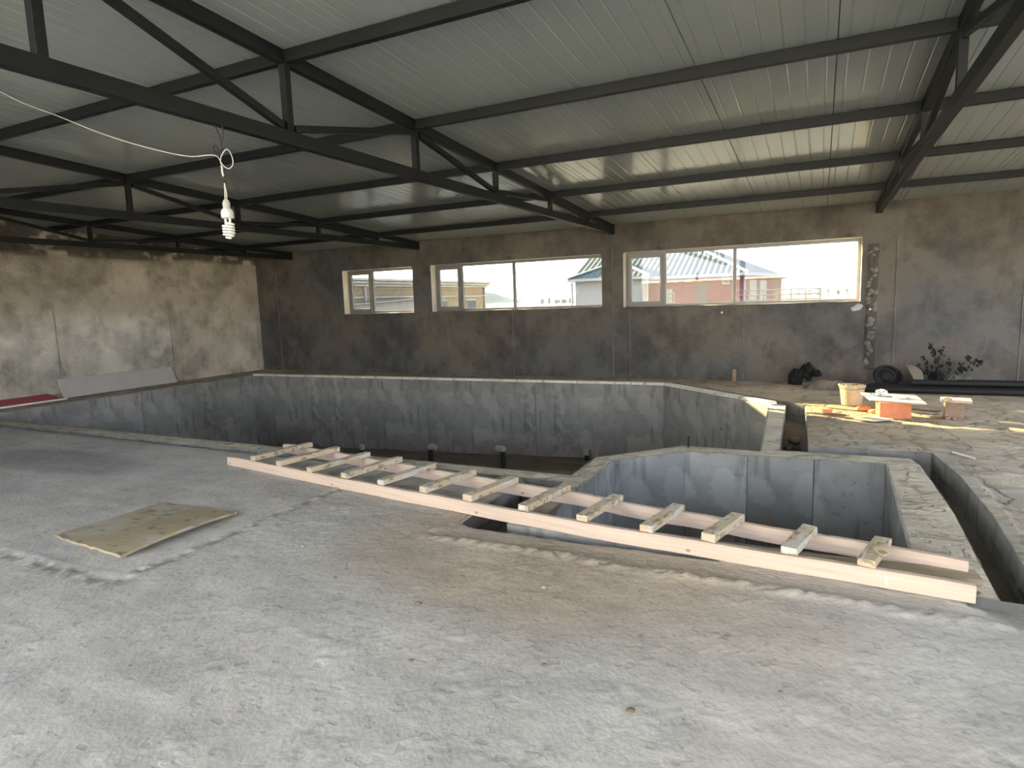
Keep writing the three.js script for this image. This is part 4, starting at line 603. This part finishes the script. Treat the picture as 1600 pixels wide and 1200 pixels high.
M.trimWhite = plain(0.42, 0.42, 0.42, 0.6); M.darkPane = plain(0.05, 0.065, 0.085, 0.3); M.doorGrey = plain(0.09, 0.10, 0.13, 0.5); M.curtain = plain(0.34, 0.38, 0.39, 0.9); M.railing = plain(0.12, 0.13, 0.15, 0.5); M.hill = plain(0.26, 0.27, 0.26, 1); M.far = plain(0.4, 0.38, 0.36, 1);
{
  const yard = slab(rect(-1500, 1500, -1500, 300), [rect(XL - 0.3, XR + 0.3, ZB - TH, ZF + 0.3)], 0.05); mesh('ground_outside', boxUV(yard.rotateX(Math.PI / 2)).translate(0, -0.3, 0).scale(1, 1, 1), M.ground).userData.kind = 'structure';
}
{ // unseen wall added outside the open bays to dim the back wall
  const y = struct('sky_block_wall'); mesh('wall_core', boxUV(new THREE.BoxGeometry(40, 2.8, 0.25)).translate(-3, 1.0, 12.7), M.ground, y); mesh('wall_cap', block(40, 0.1, 0.4, 0.02).translate(-3, 2.45, 12.7), M.reveal, y);
}
{ // the house beyond the yard
  const h = thing('house', 'pink stone house with a blue tiled hip roof seen through the right window', 'house', [-5, -0.3, -32]), O = (x, y, z) => [x + 5, y + 0.3, z + 32];
  const quad = (list, uvScale = 1) => { const P = [], U = []; for (const q of list) { const [a, b, c, d] = q.map((p) => new THREE.Vector3(...O(...p))), ux = b.clone().sub(a).normalize(), nn = new THREE.Vector3().crossVectors(ux, (d ?? c).clone().sub(a)).normalize(), uy = new THREE.Vector3().crossVectors(nn, ux); for (const v of d ? [a, b, c, a, c, d] : [a, b, c]) { P.push(v.x, v.y, v.z); const r = v.clone().sub(a); U.push(r.dot(ux) * uvScale, r.dot(uy) * uvScale); } } const g = new THREE.BufferGeometry(); g.setAttribute('position', new THREE.Float32BufferAttribute(P, 3)); g.setAttribute('uv', new THREE.Float32BufferAttribute(U, 2)); g.computeVertexNormals(); return g; };
  const prism = (pts, y0, y1) => { const g = new THREE.ExtrudeGeometry(shapeOf(pts.map(([x, z]) => [x + 5, -(z + 32)])), { depth: y1 - y0, bevelEnabled: false }); return boxUV(g.rotateX(-Math.PI / 2).translate(0, y0 + 0.3, 0)); };
  mesh('wall', prism([[-7.95, -32.05], [-3.28, -32.05], [-2.25, -36.3], [-2.25, -44], [-7.95, -44]], -0.3, 2.46), M.pink, h);
  mesh('wing_wall', prism([[-11.6, -31.4], [-7.85, -31.4], [-7.85, -44], [-11.6, -44]], -0.3, 2.5), M.trimWhite, h);
  mesh('corner_column', prism([[-7.84, -31.9], [-7.3, -31.9], [-7.3, -32.04], [-7.84, -32.04]], -0.3, 2.4), M.pink, h);
  mesh('eave', prism([[-8.1, -31.65], [-3.08, -31.65], [-1.98, -36.3], [-1.98, -44.3], [-8.1, -44.3]], 2.46, 2.6), M.trimWhite, h);
  mesh('wing_eave', prism([[-11.9, -31.0], [-7.6, -31.0], [-7.6, -44.3], [-11.9, -44.3]], 2.5, 2.64), M.trimWhite, h);
  const e = 2.6, R1 = [-7.6, 5.0, -37.2], R2 = [-7.6, 5.0, -40];
  mesh('roof', quad([[[-8.1 - 3.9, e, -31.65], [-3.08, e, -31.65], R1, [-12, 5.0, -37.2]], [[-3.08, e, -31.65], [-1.98, e, -36.3], R1], [[-1.98, e, -36.3], [-1.98, e, -44.3], R2, R1]]), M.roofTile, h);
  mesh('wing_roof', quad([[[-11.9, 2.64, -31.0], [-7.6, 2.64, -31.0], [-9.75, 3.55, -33.2]], [[-7.6, 2.64, -31.0], [-7.6, 2.64, -40], [-9.75, 3.55, -40], [-9.75, 3.55, -33.2]], [[-11.9, 2.64, -40], [-11.9, 2.64, -31.0], [-9.75, 3.55, -33.2], [-9.75, 3.55, -40]]]), M.roofTile, h);
  const hip = (a, b, r = 0.09) => bar(O(...a), O(...b), 0.16, 0.08, 0.02);
  mesh('ridge_cap', merge([hip([-3.08, e + 0.03, -31.65], [R1[0], R1[1] + 0.03, R1[2]]), hip([-7.6, 2.68, -31.0], [-9.75, 3.58, -33.2]), hip([-11.9, 2.68, -31.0], [-9.75, 3.58, -33.2])]), M.trimWhite, h);
  for (const [x, z] of [[-11.75, -31.32], [-7.75, -31.3], [-3.25, -31.99]]) mesh('gutter_pipe', rod(O(x, -0.3, z), O(x, 2.48, z), 0.055), M.trimWhite, h);
  mesh('door', block(0.6, 2.3, 0.06).translate(...O(-5.25, 1.0, -32.03)), M.doorGrey, h);
  for (const x of [-6.5, -5.9]) mesh('lamp', block(0.3, 0.09, 0.16, 0.02).translate(...O(x, 2.3, -31.95)), M.trimWhite, h);
  for (const [x, w] of [[-8.3, 0.5], [-9.1, 0.7]]) { const f = mesh('window', block(w, 1.7, 0.08).translate(...O(x, 1.2, -31.38)), M.trimWhite, h); mesh('curtain_pane', block(w - 0.12, 1.55, 0.04, 0.01).translate(...O(x, 1.2, -31.33)), M.curtain, f); }
  { const f = mesh('window', block(0.55, 1.7, 0.08).translate(...O(-6.95, 1.1, -32.03)), M.trimWhite, h); mesh('curtain_pane', block(0.4, 1.55, 0.04, 0.01).translate(...O(-6.95, 1.1, -31.98)), M.curtain, f); }
  for (const t of [0.24, 0.58]) { const x = lerp(-3.28, -2.25, t), z = lerp(-32.05, -36.3, t), a = Math.atan2(4.25, 1.03); const f = mesh('window', put(block(0.95, 1.6, 0.1), ...O(x + 0.03, 1.45, z + 0.01), a), M.trimWhite, h); mesh('dark_pane', put(block(0.45, 1.48, 0.04, 0.01), ...O(x + 0.09, 1.45, z - 0.15), a), M.darkPane, f); }
  const ac = thing('air_conditioner', 'white air conditioner unit with a round fan on the pink house wall', 'air conditioner', [-4.08, 2.08, -31.88]);
  mesh('casing', block(0.34, 0.4, 0.24, 0.02).translate(0, 0.2, 0), M.trimWhite, ac); mesh('fan_grille', merge([new THREE.TorusGeometry(0.13, 0.015, 8, 28).translate(0.01, 0.2, 0.125), new THREE.CylinderGeometry(0.12, 0.12, 0.01, 24).rotateX(Math.PI / 2).translate(0.01, 0.2, 0.121)]), M.doorGrey, ac); for (const x of [-0.12, 0.12]) mesh('bracket', block(0.03, 0.03, 0.3).translate(x, -0.016, 0), M.railing, ac);
  const rail = (label, x0, x1, z, posts) => { const t = thing('metal_railing', label, 'railing', [x0, -0.3, z]); for (const y of [1.62, 1.82, 2.02]) mesh('rail_bar', rod([0, y, 0], [x1 - x0, y, 0], 0.022), M.railing, t); for (let i = 0; i <= posts; i++) mesh('post', block(0.05, 2.05, 0.05).translate(((x1 - x0) * i) / posts, 1.025, 0), M.railing, t); };
  rail('long dark metal railing in front of the pale end of the house', -3.2, 0.0, -28, 6);
  rail('short dark metal railing left of the pink stone wall', -6.3, -5.75, -28, 2);
}
{ // flat roofed building on the left and a lean-to against it
  const b = thing('beige_building', 'flat roofed beige stone building seen through the two left windows', 'building', [-20.7, -0.3, -30]);
  mesh('wall', boxUV(new THREE.BoxGeometry(10, 3.0, 19)).translate(-5, 1.5, 1.2), M.beige, b);
  mesh('cornice', merge([block(10.8, 0.12, 19.8, 0.02).translate(-5, 3.24, 1.2), block(10.5, 0.14, 19.5, 0.02).translate(-5, 3.1, 1.2), block(10.25, 0.12, 19.25, 0.02).translate(-5, 2.96, 1.2)]), M.trimWhite, b);
  mesh('band', block(10.1, 0.1, 19.1, 0.02).translate(-5, 2.35, 1.2), M.trimWhite, b);
  for (const z of [7.2, 2.2, -2.6, -6.2]) { const f = mesh('window', block(0.1, 1.3, 1.3, 0.02).translate(0.02, 1.5, z), M.trimWhite, b); mesh('window_pane', block(0.06, 1.14, 1.14, 0.01).translate(0.06, 1.5, z), M.darkPane, f); }
  mesh('shade_stack', merge([new THREE.CylinderGeometry(0.3, 0.34, 6, 24).translate(-0.55, 6.2, 9.72), new THREE.CylinderGeometry(0.37, 0.37, 0.2, 24).translate(-0.55, 9.25, 9.72)]), M.beige, b);  // unseen stack added to shade the middle window and narrow its sun streak
  for (const z of [4.6, -8]) mesh('drain_pipe', rod([0.08, 0, z], [0.08, 2.95, z], 0.06), M.trimWhite, b);
  const l = thing('lean_to_shed', 'low grey lean-to with a sloping roof against the beige building', 'shed', [-19.6, -0.3, -25.5]);
  mesh('shed_wall', boxUV(new THREE.ExtrudeGeometry(shapeOf([[-3.5, 0], [3.5, 0], [3.5, 2.2], [-3.5, 1.9]]), { depth: 1.0, bevelEnabled: false })).rotateY(Math.PI / 2).translate(-0.5, 0, 0), M.far, l); mesh('shed_roof', put(block(1.3, 0.06, 7.4, 0.01), 0, 2.09, 0, 0, 0.043), M.doorGrey, l);
}
{ // hills and the far town along the horizon
  const rr = rng(801), ridge = (name, label, cx, z, w, h, seed) => { const t = thing(name, label, 'hill', [cx, -2, z]); const n = 60, m = 10, P = [], U = [], idx = []; for (let j = 0; j <= m; j++) for (let i = 0; i <= n; i++) { const u = i / n, v = j / m, e = Math.sin(u * Math.PI) ** 0.8 * Math.sin(v * Math.PI); P.push((u - 0.5) * w, e * h * (0.6 + 0.7 * fbm(u * 6, v * 3, 4, seed)), -(v - 0.5) * w * 0.35); U.push(u, v); } for (let j = 0; j < m; j++) for (let i = 0; i < n; i++) { const a = j * (n + 1) + i; idx.push(a, a + 1, a + n + 1, a + n + 1, a + 1, a + n + 2); } const g = new THREE.BufferGeometry(); g.setAttribute('position', new THREE.Float32BufferAttribute(P, 3)); g.setAttribute('uv', new THREE.Float32BufferAttribute(U, 2)); g.setIndex(idx); g.computeVertexNormals(); mesh('hill_slope', g, M.hill, t); };
  ridge('distant_hill', 'hazy blue hill on the horizon beyond the beige building', -445, -800, 150, 19, 811);
  ridge('distant_hill', 'low hazy hill on the horizon right of the railing', 12, -800, 110, 8, 821);
  for (let i = 0; i < 17; i++) { const mid = i < 10, a = mid ? lerp(-0.43, -0.372, i / 9) : lerp(-0.028, 0.048, (i - 10) / 6), z = -330, w = 1.2 + 0.7 * rr(), hh = 1.4 + 1.3 * rr() + (i % 5 === 2 ? 1.2 : 0); const t = thing('distant_house', mid ? 'tiny pale house in the far town seen through the middle window' : 'tiny pale house in the far town right of the metal railing', 'house', [a * -z, -0.3, z - (i % 2) * 20], 0, mid ? 'far town in the middle window' : 'far town in the right window'); mesh('house_body', block(w, hh, w, 0.05).translate(0, hh / 2, 0), M.far, t); mesh('house_roof', block(w * 1.12, 0.25, w * 1.12, 0.05).translate(0, hh + 0.126, 0), M.hill, t); }
}
renderer.render(scene, camera);
